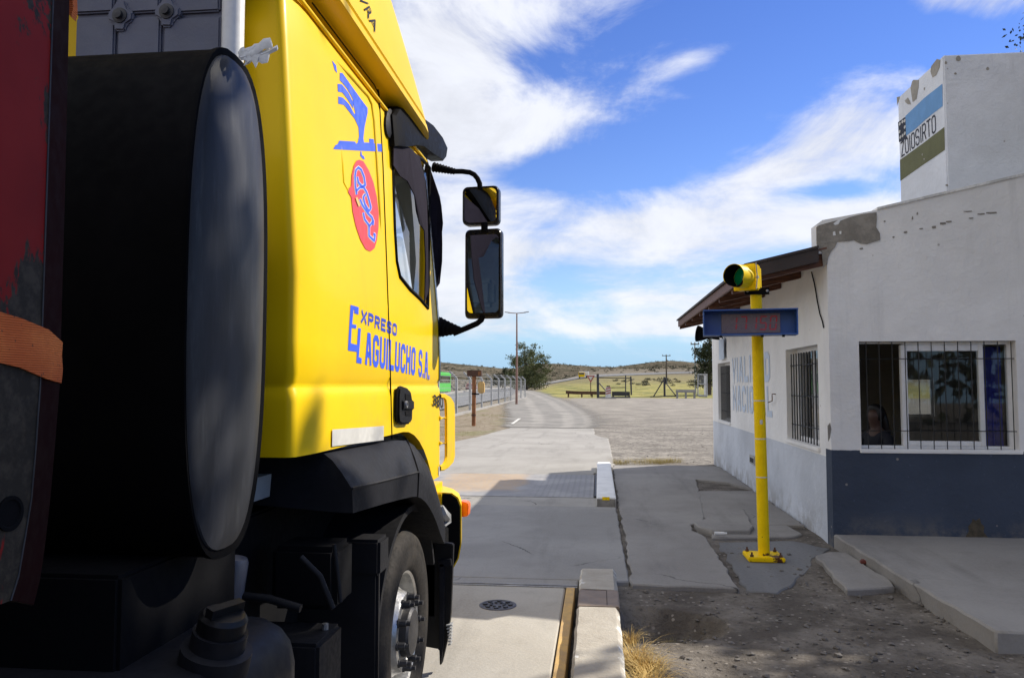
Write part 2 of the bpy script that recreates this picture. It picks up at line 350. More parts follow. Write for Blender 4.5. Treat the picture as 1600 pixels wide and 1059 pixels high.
# ------------------------------------------------------------------ mesh builder
ORG = {}
class MB:
    def __init__(s): s.bm = bmesh.new()
    def v(s, p): return s.bm.verts.new(p)
    def face(s, pts):
        try: return s.bm.faces.new([s.v(p) for p in pts])
        except ValueError: return None
    def box(s, x0, x1, y0, y1, z0, z1, mat=None):
        P = [(x0,y0,z0),(x1,y0,z0),(x1,y1,z0),(x0,y1,z0),(x0,y0,z1),(x1,y0,z1),(x1,y1,z1),(x0,y1,z1)]
        vs = [s.v(mat @ Vector(p) if mat else p) for p in P]
        for f in ((0,3,2,1),(4,5,6,7),(0,1,5,4),(1,2,6,5),(2,3,7,6),(3,0,4,7)): s.bm.faces.new([vs[i] for i in f])
        return s
    def prism(s, pts, off):
        off = Vector(off); a = [s.v(p) for p in pts]; b = [s.v(Vector(p)+off) for p in pts]; n = len(pts)
        s.bm.faces.new(a[::-1]); s.bm.faces.new(b)
        for i in range(n): s.bm.faces.new((a[i], a[(i+1)%n], b[(i+1)%n], b[i]))
        return s
    def loft(s, rings, cap=True, closed=True):
        V = [[s.v(p) for p in r] for r in rings]; n = len(rings[0])
        for a, b in zip(V, V[1:]):
            for i in range(n if closed else n-1):
                j = (i+1)%n; s.bm.faces.new((a[i], a[j], b[j], b[i]))
        if cap and closed:
            s.bm.faces.new(V[0][::-1]); s.bm.faces.new(V[-1])
        return s
    def tube(s, pts, r, seg=10, cap=True):
        pts = [Vector(p) for p in pts]; rs = r if isinstance(r, (list, tuple)) else [r]*len(pts)
        rings = []; d0 = (pts[1]-pts[0]).normalized(); u = d0.orthogonal().normalized()
        for i, p in enumerate(pts):
            d = ((pts[min(i+1, len(pts)-1)]-p).normalized() + (p-pts[max(i-1, 0)]).normalized())
            d = d.normalized() if d.length > 1e-6 else d0
            u = (u - d*u.dot(d)); u = u.normalized() if u.length > 1e-6 else d.orthogonal().normalized(); w = d.cross(u)
            rings.append([p + (u*math.cos(2*math.pi*k/seg) + w*math.sin(2*math.pi*k/seg))*rs[i] for k in range(seg)])
        return s.loft(rings, cap)
    def lathe(s, prof, o, ax, seg=32, cap=True):
        o = Vector(o); ax = Vector(ax).normalized(); u = ax.orthogonal().normalized(); w = ax.cross(u)
        return s.loft([[o + ax*h + (u*math.cos(2*math.pi*k/seg)+w*math.sin(2*math.pi*k/seg))*r for k in range(seg)] for r, h in prof], cap)
    def build(s, name, mat, parent=None, smooth=None, bevel=0., seg=2, org=None, norm=True):
        if norm: bmesh.ops.recalc_face_normals(s.bm, faces=s.bm.faces)
        if bevel:
            es = [e for e in s.bm.edges if len(e.link_faces) == 2 and e.calc_face_angle(0) > .5]
            bmesh.ops.bevel(s.bm, geom=es, offset=bevel, segments=seg, affect='EDGES', clamp_overlap=True)
        me = bpy.data.meshes.new(name)
        o = bpy.data.objects.new(name, me); C.objects.link(o)
        if parent is not None: base = ORG[parent]; o.parent = parent
        else: base = Vector(org) if org else Vector((0,0,0)); o.location = base
        bmesh.ops.translate(s.bm, verts=s.bm.verts, vec=-base); s.bm.to_mesh(me); s.bm.free()
        ORG[o] = base.copy(); me.materials.append(M[mat])
        sm = smooth if smooth is not None else (35 if bevel else None)
        if sm: me.polygons.foreach_set('use_smooth', [True]*len(me.polygons)); me.set_sharp_from_angle(angle=R(sm))
        return o
def tag(o, label=None, cat=None, group=None, kind=None):
    if label: o['label'] = label
    if cat: o['category'] = cat
    if group: o['group'] = group
    if kind: o['kind'] = kind
    return o
def thing(name, label, cat, loc=(0,0,0), group=None):
    o = bpy.data.objects.new(name, None); C.objects.link(o); o.location = loc; ORG[o] = Vector(loc)
    o.empty_display_size = .1
    return tag(o, label, cat, group)
def struct(mb, name, mat, **k): return tag(mb.build(name, mat, **k), kind='structure')
def stuff(mb, name, mat, label=None, cat=None, **k): return tag(mb.build(name, mat, **k), label, cat, kind='stuff')
def empty_part(name, parent):
    o = bpy.data.objects.new(name, None); C.objects.link(o); o.parent = parent; ORG[o] = ORG[parent].copy(); return o
def boolean(o, cutters, op='DIFFERENCE'):
    for c in cutters:
        md = o.modifiers.new('b', 'BOOLEAN'); md.operation = op; md.object = c; md.solver = 'EXACT'
    bpy.context.view_layer.update(); dg = bpy.context.evaluated_depsgraph_get()
    me = bpy.data.meshes.new_from_object(o.evaluated_get(dg)); o.modifiers.clear(); o.data = me
    for c in cutters: bpy.data.objects.remove(c)
def text_mesh(s, size=1., bold=0.):
    cu = bpy.data.curves.new('t', 'FONT'); cu.body = s; cu.size = size; cu.offset = bold; cu.resolution_u = 3
    o = bpy.data.objects.new('t', cu); C.objects.link(o); bpy.context.view_layer.update()
    me = bpy.data.meshes.new_from_object(o.evaluated_get(bpy.context.evaluated_depsgraph_get()))
    vs = [v.co.copy() for v in me.vertices]; fs = [list(p.vertices) for p in me.polygons]
    bpy.data.objects.remove(o); bpy.data.curves.remove(cu); bpy.data.meshes.remove(me)
    x0 = min(v.x for v in vs); x1 = max(v.x for v in vs); y0 = min(v.y for v in vs); y1 = max(v.y for v in vs)
    return [((v.x-x0)/(x1-x0), (v.y-y0)/(y1-y0)) for v in vs], fs
def lettering(name, s, quad, mat, parent, bold=0., fix=None):
    """quad: bottom-left, bottom-right, top-right, top-left on the lettered surface"""
    uv, fs = text_mesh(s, bold=bold); a, b, c, d = [Vector(q) for q in quad]
    mb = MB(); vs = []
    for u, v in uv:
        p = (a*(1-u)+b*u)*(1-v) + (d*(1-u)+c*u)*v
        vs.append(mb.v(fix(p) if fix else p))
    for f in fs:
        try: mb.bm.faces.new([vs[i] for i in f])
        except ValueError: pass
    return mb.build(name, mat, parent, norm=False)

# ------------------------------------------------------------------ terrain
def S(t): t = max(0., min(1., t)); return t*t*(3-2*t)
def zt(x, y):
    z = .008*max(0, min(y, 700)-100) + .022*max(0, min(y, 460)-105)*S((x+25)/25)
    return z
def rnd(a, b): return random.uniform(a, b)
from mathutils import noise as MN
def ground_z(x, y):
    z = zt(x, y)-.045
    if -4.2 < x < .08 and -3.9 < y < 7.0: return -.35
    if y < 40:
        n = MN.noise(Vector((x*1.7, y*1.7, 0)))*.02 + MN.noise(Vector((x*6, y*6, 3)))*.012
        k = S((x-.1)/.3)
        z += n*k*(.9 if y < 18 else .6)
        if .15 < x < 1.3 and 5.2 < y < 6.9:     # washed-out hollow beside the kerb
            dx = max(0., (x-.2)/.75); dy = (y-6.05)/.42
            z -= .30*max(0, 1-dx*dx-dy*dy)**.6 * (1 if x > .17 else 0)
        z += .036*S((y-27)/4)
    else: z += .036; z += MN.noise(Vector((x*.12, y*.12, 0)))*.03
    return z
def axis(parts):
    out = []
    for a, b, st in parts:
        n = max(1, round((b-a)/st)); out += [a+(b-a)*i/n for i in range(n)]
    return out+[parts[-1][1]]
X = axis([(-2500,-400,300),(-400,-100,30),(-100,-45,7),(-45,-6,2.5),(-6,.1,.6),(.1,1.6,.05),(1.6,5,.15),(5,30,2.5),(30,120,5),(120,400,30),(400,2500,300)])
Y = axis([(-60,-6,9),(-6,2.5,1),(2.5,5,.2),(5,7.2,.05),(7.2,10,.2),(10,30,1),(30,120,4),(120,480,8),(480,760,35),(760,2600,300)])
mb = MB(); G = [[mb.v((x, y, ground_z(x, y))) for x in X] for y in Y]
for j in range(len(Y)-1):
    for i in range(len(X)-1): mb.bm.faces.new((G[j][i], G[j][i+1], G[j+1][i+1], G[j+1][i]))
struct(mb, 'ground', 'ground_soil', smooth=60)

# hills: skyline measured as heights at 1400-1900 m
sky = [(-900,570),(300,552),(560,557),(640,560),(690,563),(720,566),(770,571),(800,574),(830,566),(860,564),(890,567),(955,571),(985,567),(1040,560),(1075,562),(1095,565),(1140,563),(1300,566),(1600,560),(2600,566)]
def skyz(px):
    for (a, ya), (b, yb) in zip(sky, sky[1:]):
        if a <= px <= b: return ya+(yb-ya)*(px-a)/(b-a)
    return 566
mb = MB(); rows = []
for j in range(26):
    q = j/25; D = 720+q*1300; row = []
    for i in range(150):
        px = -800+i*22.; d = ony(px, 600, D)
        hmax = (ony(px, skyz(px)+3, 2020).z)
        prof = S(q*1.02)**.9
        z0 = zt(d.x, 700)-1.5; a0 = (z0-EYE)/720; a1 = (hmax-EYE)/2020
        z = EYE + D*(a0+(a1-a0)*prof)
        z += MN.noise(Vector((d.x*.006, D*.006, 1)))*9*q*(1-q)*4*.6 + MN.noise(Vector((d.x*.02, D*.02, 5)))*3*(1-abs(2*q-1))
        row.append(mb.v((d.x, D, z)))
    rows.append(row)
for a, b in zip(rows, rows[1:]):
    for i in range(len(a)-1): mb.bm.faces.new((a[i], a[i+1], b[i+1], b[i]))
random.seed(21); HILLB = []
for _ in range(5200):
    j = int(25*random.random()**1.25*.999); i = random.randrange(20, 130); u, v = random.random(), random.random()
    a, b, c_, d = [rows[j+q][i+w].co for q, w in ((0,0),(0,1),(1,0),(1,1))]
    if MN.noise(Vector((a.x*.008, a.y*.004, 9))) > -.12+rnd(-.2,.2): HILLB.append(tuple((a*(1-u)+b*u)*(1-v)+(c_*(1-u)+d*u)*v))
struct(mb, 'hills', 'hill_scrub', smooth=60)

def ribbon(pts, w, name, mat, lift, wl=None, kind='structure', n=8):
    """pts: centre line (x, y); follows the terrain"""
    mb = MB(); uvl = mb.bm.loops.layers.uv.new('UVMap'); P = [Vector((p[0], p[1], 0)) for p in pts]
    fine = []
    for i in range(len(P)-1):
        p0, p1, p2, p3 = P[max(0, i-1)], P[i], P[i+1], P[min(len(P)-1, i+2)]
        for k in range(n):
            t = k/n
            fine.append(.5*((2*p1)+(p2-p0)*t+(2*p0-5*p1+4*p2-p3)*t*t+(3*p1-p0-3*p2+p3)*t**3))
    fine.append(P[-1]); rows = []
    W = w if isinstance(w, list) else [w]*len(P)
    for i, p in enumerate(fine):
        d = (fine[min(i+1, len(fine)-1)]-fine[max(i-1, 0)]).normalized(); q = Vector((d.y, -d.x, 0))
        f = i/n; a = min(int(f), len(W)-2); ww = W[a]+(W[a+1]-W[a])*(f-a)
        row = []
        for k in range(7):
            s = p+q*ww*(k/6-.5); row.append((mb.v((s.x, s.y, zt(s.x, s.y)+(lift if lift > .1 else .002+.0005*s.y))), k/6, f))
        rows.append(row)
    for a, b in zip(rows, rows[1:]):
        for k in range(6):
            fc = mb.bm.faces.new((a[k][0], a[k+1][0], b[k+1][0], b[k][0]))
            for l, (u, v) in zip(fc.loops, ((a[k][1], a[k][2]), (a[k+1][1], a[k+1][2]), (b[k+1][1], b[k+1][2]), (b[k][1], b[k][2]))): l[uvl].uv = (u, v)
    return tag(mb.build(name, mat, smooth=60), kind=kind)
HW = [(-15,-60),(-15,40),(-16,90),(-18,130),(-18.5,170),(-14,205),(-3,235),(16,275),(48,325),(95,380),(170,450),(300,540)]
ribbon(HW, [9.6]*5+[9.4]*7, 'highway', 'asphalt', .11, n=10)
ribbon([(-1.9,31.42),(-2.0,36),(-2.7,46),(-4.3,62),(-6.4,84),(-10,112),(-15.5,140)], [4.6,5.4,6.5,7.5,8.,8.,7.], 'exit_road', 'dirt_road', .075)

# concrete carriageway of the weighbridge, one slab per bay
def slab(pts, z1, z0, name, mat, bev=.012, jag=0.):
    if jag:
        out = []
        for a, b in zip(pts, pts[1:]+pts[:1]):
            L = math.dist(a, b); n = max(1, int(L/.14)); nx, ny = (b[1]-a[1])/L, -(b[0]-a[0])/L
            for i in range(n):
                t = i/n; k = 0 if i == 0 else rnd(-jag, jag); out.append((a[0]+(b[0]-a[0])*t+nx*k, a[1]+(b[1]-a[1])*t+ny*k))
        pts = out
    mb = MB(); mb.prism([(p[0], p[1], z0) for p in pts], (0, 0, z1-z0))
    return struct(mb, name, mat, bevel=bev, seg=1)
def rect(x0, x1, y0, y1): return [(x0,y0),(x1,y0),(x1,y1),(x0,y1)]
XL = -4.3
slab(rect(XL, -.295, -4, 6.85), 0, -.2, 'weighbridge_deck', 'concrete_light')
slab(rect(XL, -.19, 6.935, 7.12), .002, -.2, 'weighbridge_sill', 'concrete_grey')
slab([(XL,7.135),(.262,7.135),(.236,11.36),(XL,11.36)], 0, -.2, 'middle_slab', 'concrete_grey', jag=.008)
slab(rect(XL, -.03, 11.375, 12.25), -.004, -.2, 'middle_sill', 'concrete_pale')
slab(rect(XL, -.085, 12.265, 15.28), .003, -.2, 'crossing_plates', 'crossing_plate', .004)
slab([(XL,15.30),(-.09,15.30),(-.09,15.75),(-.045,15.75),(-.045,16.75),(.33,16.75),(.3,25.5),(-.15,27.5),(-.2,31.4),(-3.55,31.4),(-4.0,26),(-4.6,22.6),(-4.9,19.5)], 0, -.15, 'approach_slab', 'concrete_pale', jag=.03)
mb = MB(); mb.box(XL, -.19, 6.856, 6.876, -.1, .006); mb.box(XL, -.19, 6.914, 6.932, -.1, .006); struct(mb, 'joint_rails', 'steel', bevel=.003, seg=1)
mb = MB(); mb.box(-.285, -.212, -4, 6.85, -.15, .004); struct(mb, 'deck_edge_stripe', 'yellow_line', bevel=.004, seg=1)
mb = MB(); mb.box(-.075, -.042, 12.3, 15.25, -.1, .02); struct(mb, 'plate_edge_rail', 'dark_steel', bevel=.004, seg=1)
# white broken dash where the gravel road starts
mb = MB(); a, b = gd(800, 664), gd(812, 655); d = (b-a).normalized(); q = Vector((d.y, -d.x, 0))*.07
mb.face([(*(p.xy), zt(p.x, p.y)+.05) for p in (a-q, a+q, b+q, b-q)]); struct(mb, 'road_marking', 'sign_white')
# footway beside it
def px(poly, z=0.): return [tuple(gd(*p, z).xy) for p in poly]
slab(px([(987,912),(1155,918.5),(1118,862),(1098,835),(1081,828),(1079,819),(1100,815),(1098,790),(1090,757),(1088,748),(1140,753)])+[(2.56,13.6),(2.56,17.2),(1.4,17.35),(.29,17.15),(.285,11.6),(.30,9.2)], .0, -.12, 'footway', 'concrete_walk', jag=.02)
slab(px([(1106,812),(1162,799),(1178,826),(1172,833),(1112,832),(1090,826),(1084,820)]), .035, -.1, 'lifted_footway_slab', 'concrete_walk', jag=.012)
slab(px([(1104,788),(1166,790),(1176,812),(1216,812),(1254,832),(1240,836),(1125,838),(1112,838)]), -.012, -.1, 'footway_strip', 'concrete_walk', jag=.012)
slab([(1.45,10.2),(2.55,10.2),(2.55,13.4),(1.3,13.2),(1.25,11.5)], -.006, -.1, 'footway_bay', 'concrete_walk', jag=.02)
slab(px([(1122,842),(1240,840),(1298,852),(1270,866),(1262,886),(1215,920),(1165,916)]), -.034, -.1, 'asphalt_patch', 'asphalt', jag=.03)
slab(px([(1274,869),(1296,863),(1322,864),(1392,908),(1398,918),(1322,922)]), .012, -.1, 'broken_slab', 'concrete_walk', jag=.015)
pl = px([(1316,843),(1382,884),(1555,985)], .1)
slab([(pl[0][0], 9.06), pl[1], (pl[2][0], pl[2][1]), (9.5, pl[2][1]-.03), (9.5, 9.06)], .1, -.12, 'office_pavement', 'concrete_walk', .015, jag=.012)

# kerbs
mb = MB(); prof = [(-.168,-.15),(-.168,.085),(-.15,.105),(.115,.105),(.145,.07),(.15,-.15)]
def kerbrun(y0, y1):
    mb = MB(); n = max(2, int((y1-y0)/.06)); rings = []
    for i in range(n+1):
        y = y0+(y1-y0)*i/n
        rings.append([(x+MN.noise(Vector((x*9, y*9, 1)))*.006*(z > 0), y, z+MN.noise(Vector((x*9, y*5, 7)))*.008*(z > 0)) for x, z in prof])
    return mb.loft(rings)
k = tag(kerbrun(-2, 5.92).build('kerb', 'flaking_kerb', smooth=40), 'flaking whitewashed concrete kerb running past the camera beside the yellow stripe', 'kerb')
mb = kerbrun(6.42, 7.12); k2 = tag(mb.build('kerb', 'flaking_kerb', smooth=40), 'short flaking end block of the near kerb, beyond its tan steel cover', 'kerb')
cv = thing('duct_cover', 'tan steel cover plate let into the near kerb', 'cover plate', (0, 6.17, .1))
mb = MB(); mb.box(-.165, .148, 5.93, 6.41, -.15, .107); mb.build('cover_plate', 'tan_metal', cv, bevel=.008)
mb = MB(); mb.box(.052, .056, 5.97, 6.39, .10, .1085); mb.box(-.12, .052, 6.386, 6.39, .10, .1085); mb.build('lid_seam', 'matt_black', cv)
wk = thing('white_kerb', 'freshly whitewashed concrete kerb block at the far end of the weighbridge', 'kerb', (.1, 14, 0))
mb = MB(); mb.box(-.038, .242, 11.45, 16.65, -.1, .12); mb.build('block', 'white_kerb', wk, bevel=.015)
mb = MB(); mb.box(-.03, .236, 11.437, 11.449, -.1, .10); mb.build('bare_end', 'bare_render', wk)
mb = MB(); mb.box(.045, .15, 11.43, 11.50, .085, .124); mb.build('yellow_dab', 'pole_yellow', wk)
# manhole
mh = thing('manhole_cover', 'round cast iron manhole cover set in the weighbridge deck', 'manhole cover', (-.805, 6.26, 0))
mb = MB(); mb.lathe([(.148,-.02),(.148,.004),(.14,.007),(.128,.007),(.124,.003),(.0,.003)], (-.805,6.26,0), (0,0,1), 48); mb.build('frame', 'iron', mh, smooth=30)
mb = MB()
for i in range(8):
    a = i*math.pi/4; mb.lathe([(.019,.0),(.019,.011),(.0,.012)], (-.805+.1*math.cos(a), 6.26+.1*math.sin(a), .002), (0,0,1), 10)
    mb.lathe([(.012,.0),(.012,.010),(.0,.0105)], (-.805+.055*math.cos(a+.4), 6.26+.055*math.sin(a+.4), .002), (0,0,1), 8)
mb.build('studs', 'dark_steel', mh, smooth=30)
# loose stones on the soil
mb = MB()
def stone(mb, c, r):
    q = Quaternion((rnd(-1,1), rnd(-1,1), rnd(-1,1), rnd(-1,1))).normalized(); sc = Vector((rnd(.7,1.4), rnd(.7,1.3), rnd(.4,.7)))
    P = [Vector(p) for p in ((0,0,1),(.9,0,.2),(.2,.9,.1),(-.85,.3,.15),(-.3,-.85,.2),(.4,-.5,-.6),(.3,.5,-.7),(-.5,0,-.8))]
    vs = []
    for p in P:
        p = q @ p; vs.append(mb.v(Vector(c)+Vector((p.x*sc.x, p.y*sc.y, p.z*sc.z))*r*rnd(.8,1.15)))
    bmesh.ops.convex_hull(mb.bm, input=vs)
for i in range(4200):
    x = rnd(.2, 6.0); y = rnd(3.6, 8.9); 
    if (y > 5.9 and x > 2.65) or (y > 6.9 and x < 1.25): continue
    r = .004+.027*random.random()**3.4
    stone(mb, (x, y, ground_z(x, y)+r*.25), r)
for i in range(500):
    x = rnd(.4, 4.5); y = rnd(18, 33); r = .006+.016*random.random()**3; stone(mb, (x, y, ground_z(x, y)+r*.25), r)
stuff(mb, 'gravel', 'stone', 'loose grey pebbles scattered over the bare soil', 'gravel')
# painted block capitals: each letter is a set of broad strokes (centre lines on a unit cell)
def block_font():
    O = [(.25,0),(.75,0),(1,.12),(1,.88),(.75,1),(.25,1),(0,.88),(0,.12)]
    return {'O': [(O, True)], 'C': [([(1,.27),(1,.12),(.75,0),(.25,0),(0,.12),(0,.88),(.25,1),(.75,1),(1,.88),(1,.73)], False)],
    'G': [([(.52,.46),(1,.46),(1,.12),(.75,0),(.25,0),(0,.12),(0,.88),(.25,1),(.75,1),(1,.88),(1,.73)], False)],
    'U': [([(0,1),(0,.12),(.25,0),(.75,0),(1,.12),(1,1)], False)], 'I': [([(.5,0),(.5,1)], False)], 'L': [([(0,1),(0,0),(1,0)], False)],
    'H': [([(0,0),(0,1)], False),([(1,0),(1,1)], False),([('h',.5),('H',.5)], False)],
    'A': [([(0,0),(.34,1),(.66,1),(1,0)], False),([(.27,.30),(.73,.30)], False)],
    'S': [([(1,.73),(1,.88),(.75,1),(.25,1),(0,.88),(0,.62),(.25,.5),(.75,.5),(1,.38),(1,.12),(.75,0),(.25,0),(0,.12),(0,.27)], False)],
    'X': [([(0,0),(1,1)], False),([(0,1),('x',.59)], False),([('X',.41),(1,0)], False)],
    'P': [([(0,0),(0,1),(.75,1),(1,.88),(1,.60),(.75,.47),('h',.47)], False)],
    'R': [([(0,0),(0,1),(.75,1),(1,.88),(1,.60),(.75,.47),('h',.47)], False),([(.62,'r'),(1,0)], False)],
    'E': [([(1,1),(0,1),(0,0),(1,0)], False),([('h',.5),(.85,.5)], False)], 'Z': [([(0,1),(1,1),(0,0),(1,0)], False)],
    'T': [([(0,1),(1,1)], False),([(.5,0),(.5,'t')], False)], 'D': [([(0,0),(0,1),(.7,1),(1,.86),(1,.14),(.7,0)], True)],
    'V': [([(0,1),(.5,0),(1,1)], False)], 'N': [([(0,0),(0,1),(1,0),(1,1)], False)], '.': [([(.3,0),(.7,0)], False)]}
BF = block_font()
def block_text(name, s, quad, mat, parent, t=.26, gap=.22, fix=None, widths={}):
    """quad corners bottom-left, bottom-right, top-right, top-left; t stroke / letter width"""
    a, b, c, d = [Vector(q) for q in quad]; Wt = ((b-a).length+(c-d).length)/2; Ht = ((d-a).length+(c-b).length)/2
    wid = [widths.get(ch, {'I': .30, '.': .32}.get(ch, 1.)) for ch in s]; cell = Wt/(sum(wid)+gap*(len(s)-1)); th = t*cell; x = 0.; mb = MB()
    for ch, wf in zip(s, wid):
        w = cell*wf; iw = max(w-th, 1e-5); ih = Ht-th
        def M_(p):
            u, v = p
            ux = {'h': th*.5/iw+.002, 'H': 1-th*.5/iw-.002, 'x': .41-.10, 'X': .59+.10}.get(u, u) if isinstance(u, str) else u
            vy = {'t': 1-th*.5/ih-.002, 'r': .47-th*.5/ih-.002}.get(v, v) if isinstance(v, str) else v
            return Vector((x+th/2+ux*iw, th/2+vy*ih))
        for pts, closed in BF[ch]:
            P = [M_(p) for p in pts]; n = len(P)
            if ch == '.': P = [Vector((x, th/2)), Vector((x+th*1.1, th/2))]
            Lf, Rg = [], []
            for i, p in enumerate(P):
                if closed or 0 < i < n-1:
                    d0 = (p-P[(i-1) % n]).normalized(); d1 = (P[(i+1) % n]-p).normalized(); m_ = Vector((-(d0+d1).y, (d0+d1).x)); m_ = m_.normalized() if m_.length > 1e-6 else Vector((-d0.y, d0.x))
                    k = th/2/max(.45, m_.dot(Vector((-d0.y, d0.x))))
                else:
                    d0 = (P[1]-P[0]).normalized() if i == 0 else (P[-1]-P[-2]).normalized(); m_ = Vector((-d0.y, d0.x)); k = th/2
                    e = 0.
                    if isinstance(pts[i][0], (int, float)) and isinstance(pts[i][1], (int, float)) and ch not in 'AXRG.' : e = th/2
                    if ch == 'A' and len(pts) == 4 or ch in 'XR' and not closed and isinstance(pts[i][0], (int, float)) and isinstance(pts[i][1], (int, float)): e = th*.45
                    if ch == 'T' and len(pts) == 2 and i == 1 and isinstance(pts[1][1], str): e = 0
                    if ch in 'CGS': e = 0
                    p = p + (d0*e if i else -d0*e)
                Lf.append(p+m_*k); Rg.append(p-m_*k)
            def W3(q):
                u, v = q.x/Wt, q.y/Ht; r = (a*(1-u)+b*u)*(1-v)+(d*(1-u)+c*u)*v; return fix(r) if fix else r
            A_ = [mb.v(W3(q)) for q in Lf]; B_ = [mb.v(W3(q)) for q in Rg]
            for i in range(n if closed else n-1):
                j = (i+1) % n
                try: mb.bm.faces.new((A_[i], A_[j], B_[j], B_[i]))
                except ValueError: pass
        x += w+gap*cell
    return mb.build(name, mat, parent, norm=False)
# ------------------------------------------------------------------ TRUCK
TR = thing('truck', 'yellow tractor truck with blue lettering and black mudguards stopped on the weighbridge', 'truck', (-2.25, 3.95, 0))
XC = -2.25
def xs(z):                       # right flank of the cab: plumb below, leaning in slightly above the belt line
    if z < 2.12: return -1.0
    return -1.0-.07*min(1.15, (z-2.12)/1.03)
def side(px, py, lift=0.):       # a measured sight line -> point on the cab flank
    x = -1.
    for _ in range(4): p = onx(px, py, x); x = xs(p.z)
    return Vector((x+lift, p.y, p.z))
def cabring(z, inset=0., yr=2.53, n=18):
    s = xs(z)-inset; w = s-XC; yf = 5.44 if z < 1.9 else 5.44-.17*(z-1.9)/1.3
    yf -= inset; yr += inset; b = .60; ys = yf-b; pts = []
    rr = .035 if not inset else .03
    pts += [(XC, yr), (XC+w*.5, yr), (XC+w*.85, yr)]
    for k in range(7):
        a = -math.pi/2+math.pi/2*k/6; pts.append((s-.014-rr+rr*math.cos(a), yr+rr+rr*math.sin(a)))
    pts += [(s-.010, yr+.07), (s-.003, yr+.13), (s, yr+.2)]
    for y in (2.9, 3.4, 3.9, 4.4): pts.append((s, y))
    for k in range(n+1):
        t = math.pi/2*k/n; pts.append((XC+w*math.cos(t)**(2/3.6), ys+b*math.sin(t)**(2/1.9) if k else ys))
    full = pts + [(2*XC-x, y) for x, y in pts[-2:0:-1]]
    return [Vector((x, y, z)) for x, y in full]
mb = MB(); zs = [1.17,1.25,1.45,1.6,1.69,1.72,1.735,1.745,1.755,1.785,1.9,2.12,2.4,2.7,2.95,3.1,3.16,3.19]
rings = []
for z in zs:
    ins = {1.72:.004,1.735:.011,1.745:.013,1.755:.011,3.16:.012,3.19:.045}.get(z, 0.); r = cabring(z)
    if ins: r = [Vector((XC+(p.x-XC)*(1-ins/1.25), 3.95+(p.y-3.95)*(1-ins/1.4), p.z)) for p in r]
    rings.append(r)
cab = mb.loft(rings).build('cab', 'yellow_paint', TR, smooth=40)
def tmp(mb): return mb.build('tmp', 'matt_black', TR)
cut = []
mb = MB(); mb.loft([cabring(z, .06) for z in (1.32, 1.9, 2.6, 3.08)]); cut.append(tmp(mb))
mb = MB(); mb.box(-4, 0, 2, 3.95, 1.0, 1.505); cut.append(tmp(mb))
mb = MB(); mb.lathe([(.965,-2),(.965,2)], (XC,3.95,.54), (1,0,0), 48); cut.append(tmp(mb))
# side window opening
wl = [(612.5,238),(614,300),(616,360),(619,408),(624,432),(640,452),(655,466),(668,481.5),(669,440),(670,340),(671,262),(660,250),(640,238)]
wp = [side(*p) for p in wl]
mb = MB(); mb.prism([(-1.6, p.y, p.z) for p in wp], (1.2,0,0)); cut.append(tmp(mb))
mb = MB(); mb.prism([(-4.1, p.y, p.z) for p in wp], (1.2,0,0)); cut.append(tmp(mb))
# windscreen opening
mb = MB(); mb.prism([(-3.36,5.08,2.0),(-1.14,5.08,2.0),(-1.2,5.08,3.0),(-3.3,5.08,3.0)], (0,.6,0)); cut.append(tmp(mb))
boolean(cab, cut)
me = cab.data; me.polygons.foreach_set('use_smooth', [True]*len(me.polygons)); me.set_sharp_from_angle(angle=R(38))
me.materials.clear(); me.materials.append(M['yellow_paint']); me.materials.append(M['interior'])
def inpoly(x, y, P):
    r = False
    for a, b in zip(P, P[1:]+P[:1]):
        if (a.y > y) != (b.y > y) and x < (b.x-a.x)*(y-a.y)/(b.y-a.y)+a.x: r = not r
    return r
base_ = ORG[TR]
for p_ in me.polygons:
    c_ = p_.center+base_; p_.material_index = 1 if 1.31 < c_.z < 3.09 and inpoly(c_.x, c_.y, cabring(c_.z, .052)) else 0

mb = MB(); mb.face([(xs(p.z)-.022, p.y, p.z) for p in wp]); mb.build('side_window', 'clear_glass', cab)
mb = MB(); mb.tube([(xs(p.z)+.001, p.y, p.z) for p in wp+wp[:1]], .011, 6); mb.build('window_seal', 'matt_black', cab, smooth=40)
mb = MB(); mb.loft([[Vector((x, 5.44-.17*(z-1.9)/1.3-.03-.06*((x-XC)/1.1)**4, z)) for x in [XC+1.14*(k/10-1) for k in range(21)]] for z in (1.97,2.3,2.7,3.03)], closed=False); mb.build('windscreen', 'clear_glass', cab, smooth=60)
# black corner panel that carries the windscreen round the pillar
def ringseg(z, y0, lift):
    r = cabring(z); r0 = cabring(1.8); return [p+Vector((lift, lift*.4, 0)) for p, q in zip(r, r0) if q.y >= y0 and q.x > -1.105]
mb = MB(); 
for z0, z1 in ((1.77,2.0),(2.0,2.5),(2.5,3.05)):
    mb.loft([ringseg(z0+(z1-z0)*k/3, 4.6, .004) for k in range(4)], closed=False)
mb.build('corner_pillar', 'gloss_black', cab, smooth=60)
# door seams
mb = MB(); s0 = [(590.5,140),(592,150),(598,260),(604,420),(609,560),(612,686)]
s1 = [side(a[0]+(b[0]-a[0])*k/8, a[1]+(b[1]-a[1])*k/8) for a, b in zip(s0, s0[1:]) for k in range(8)]+[side(612,686)]
mb.tube([p+Vector((.0005,0,0)) for p in s1], .0045, 6); mb.tube([side(488,5), side(540,74), side(585,133), side(591,146)], .003, 6)
mb.build('door_seam', 'matt_black', cab, smooth=60)
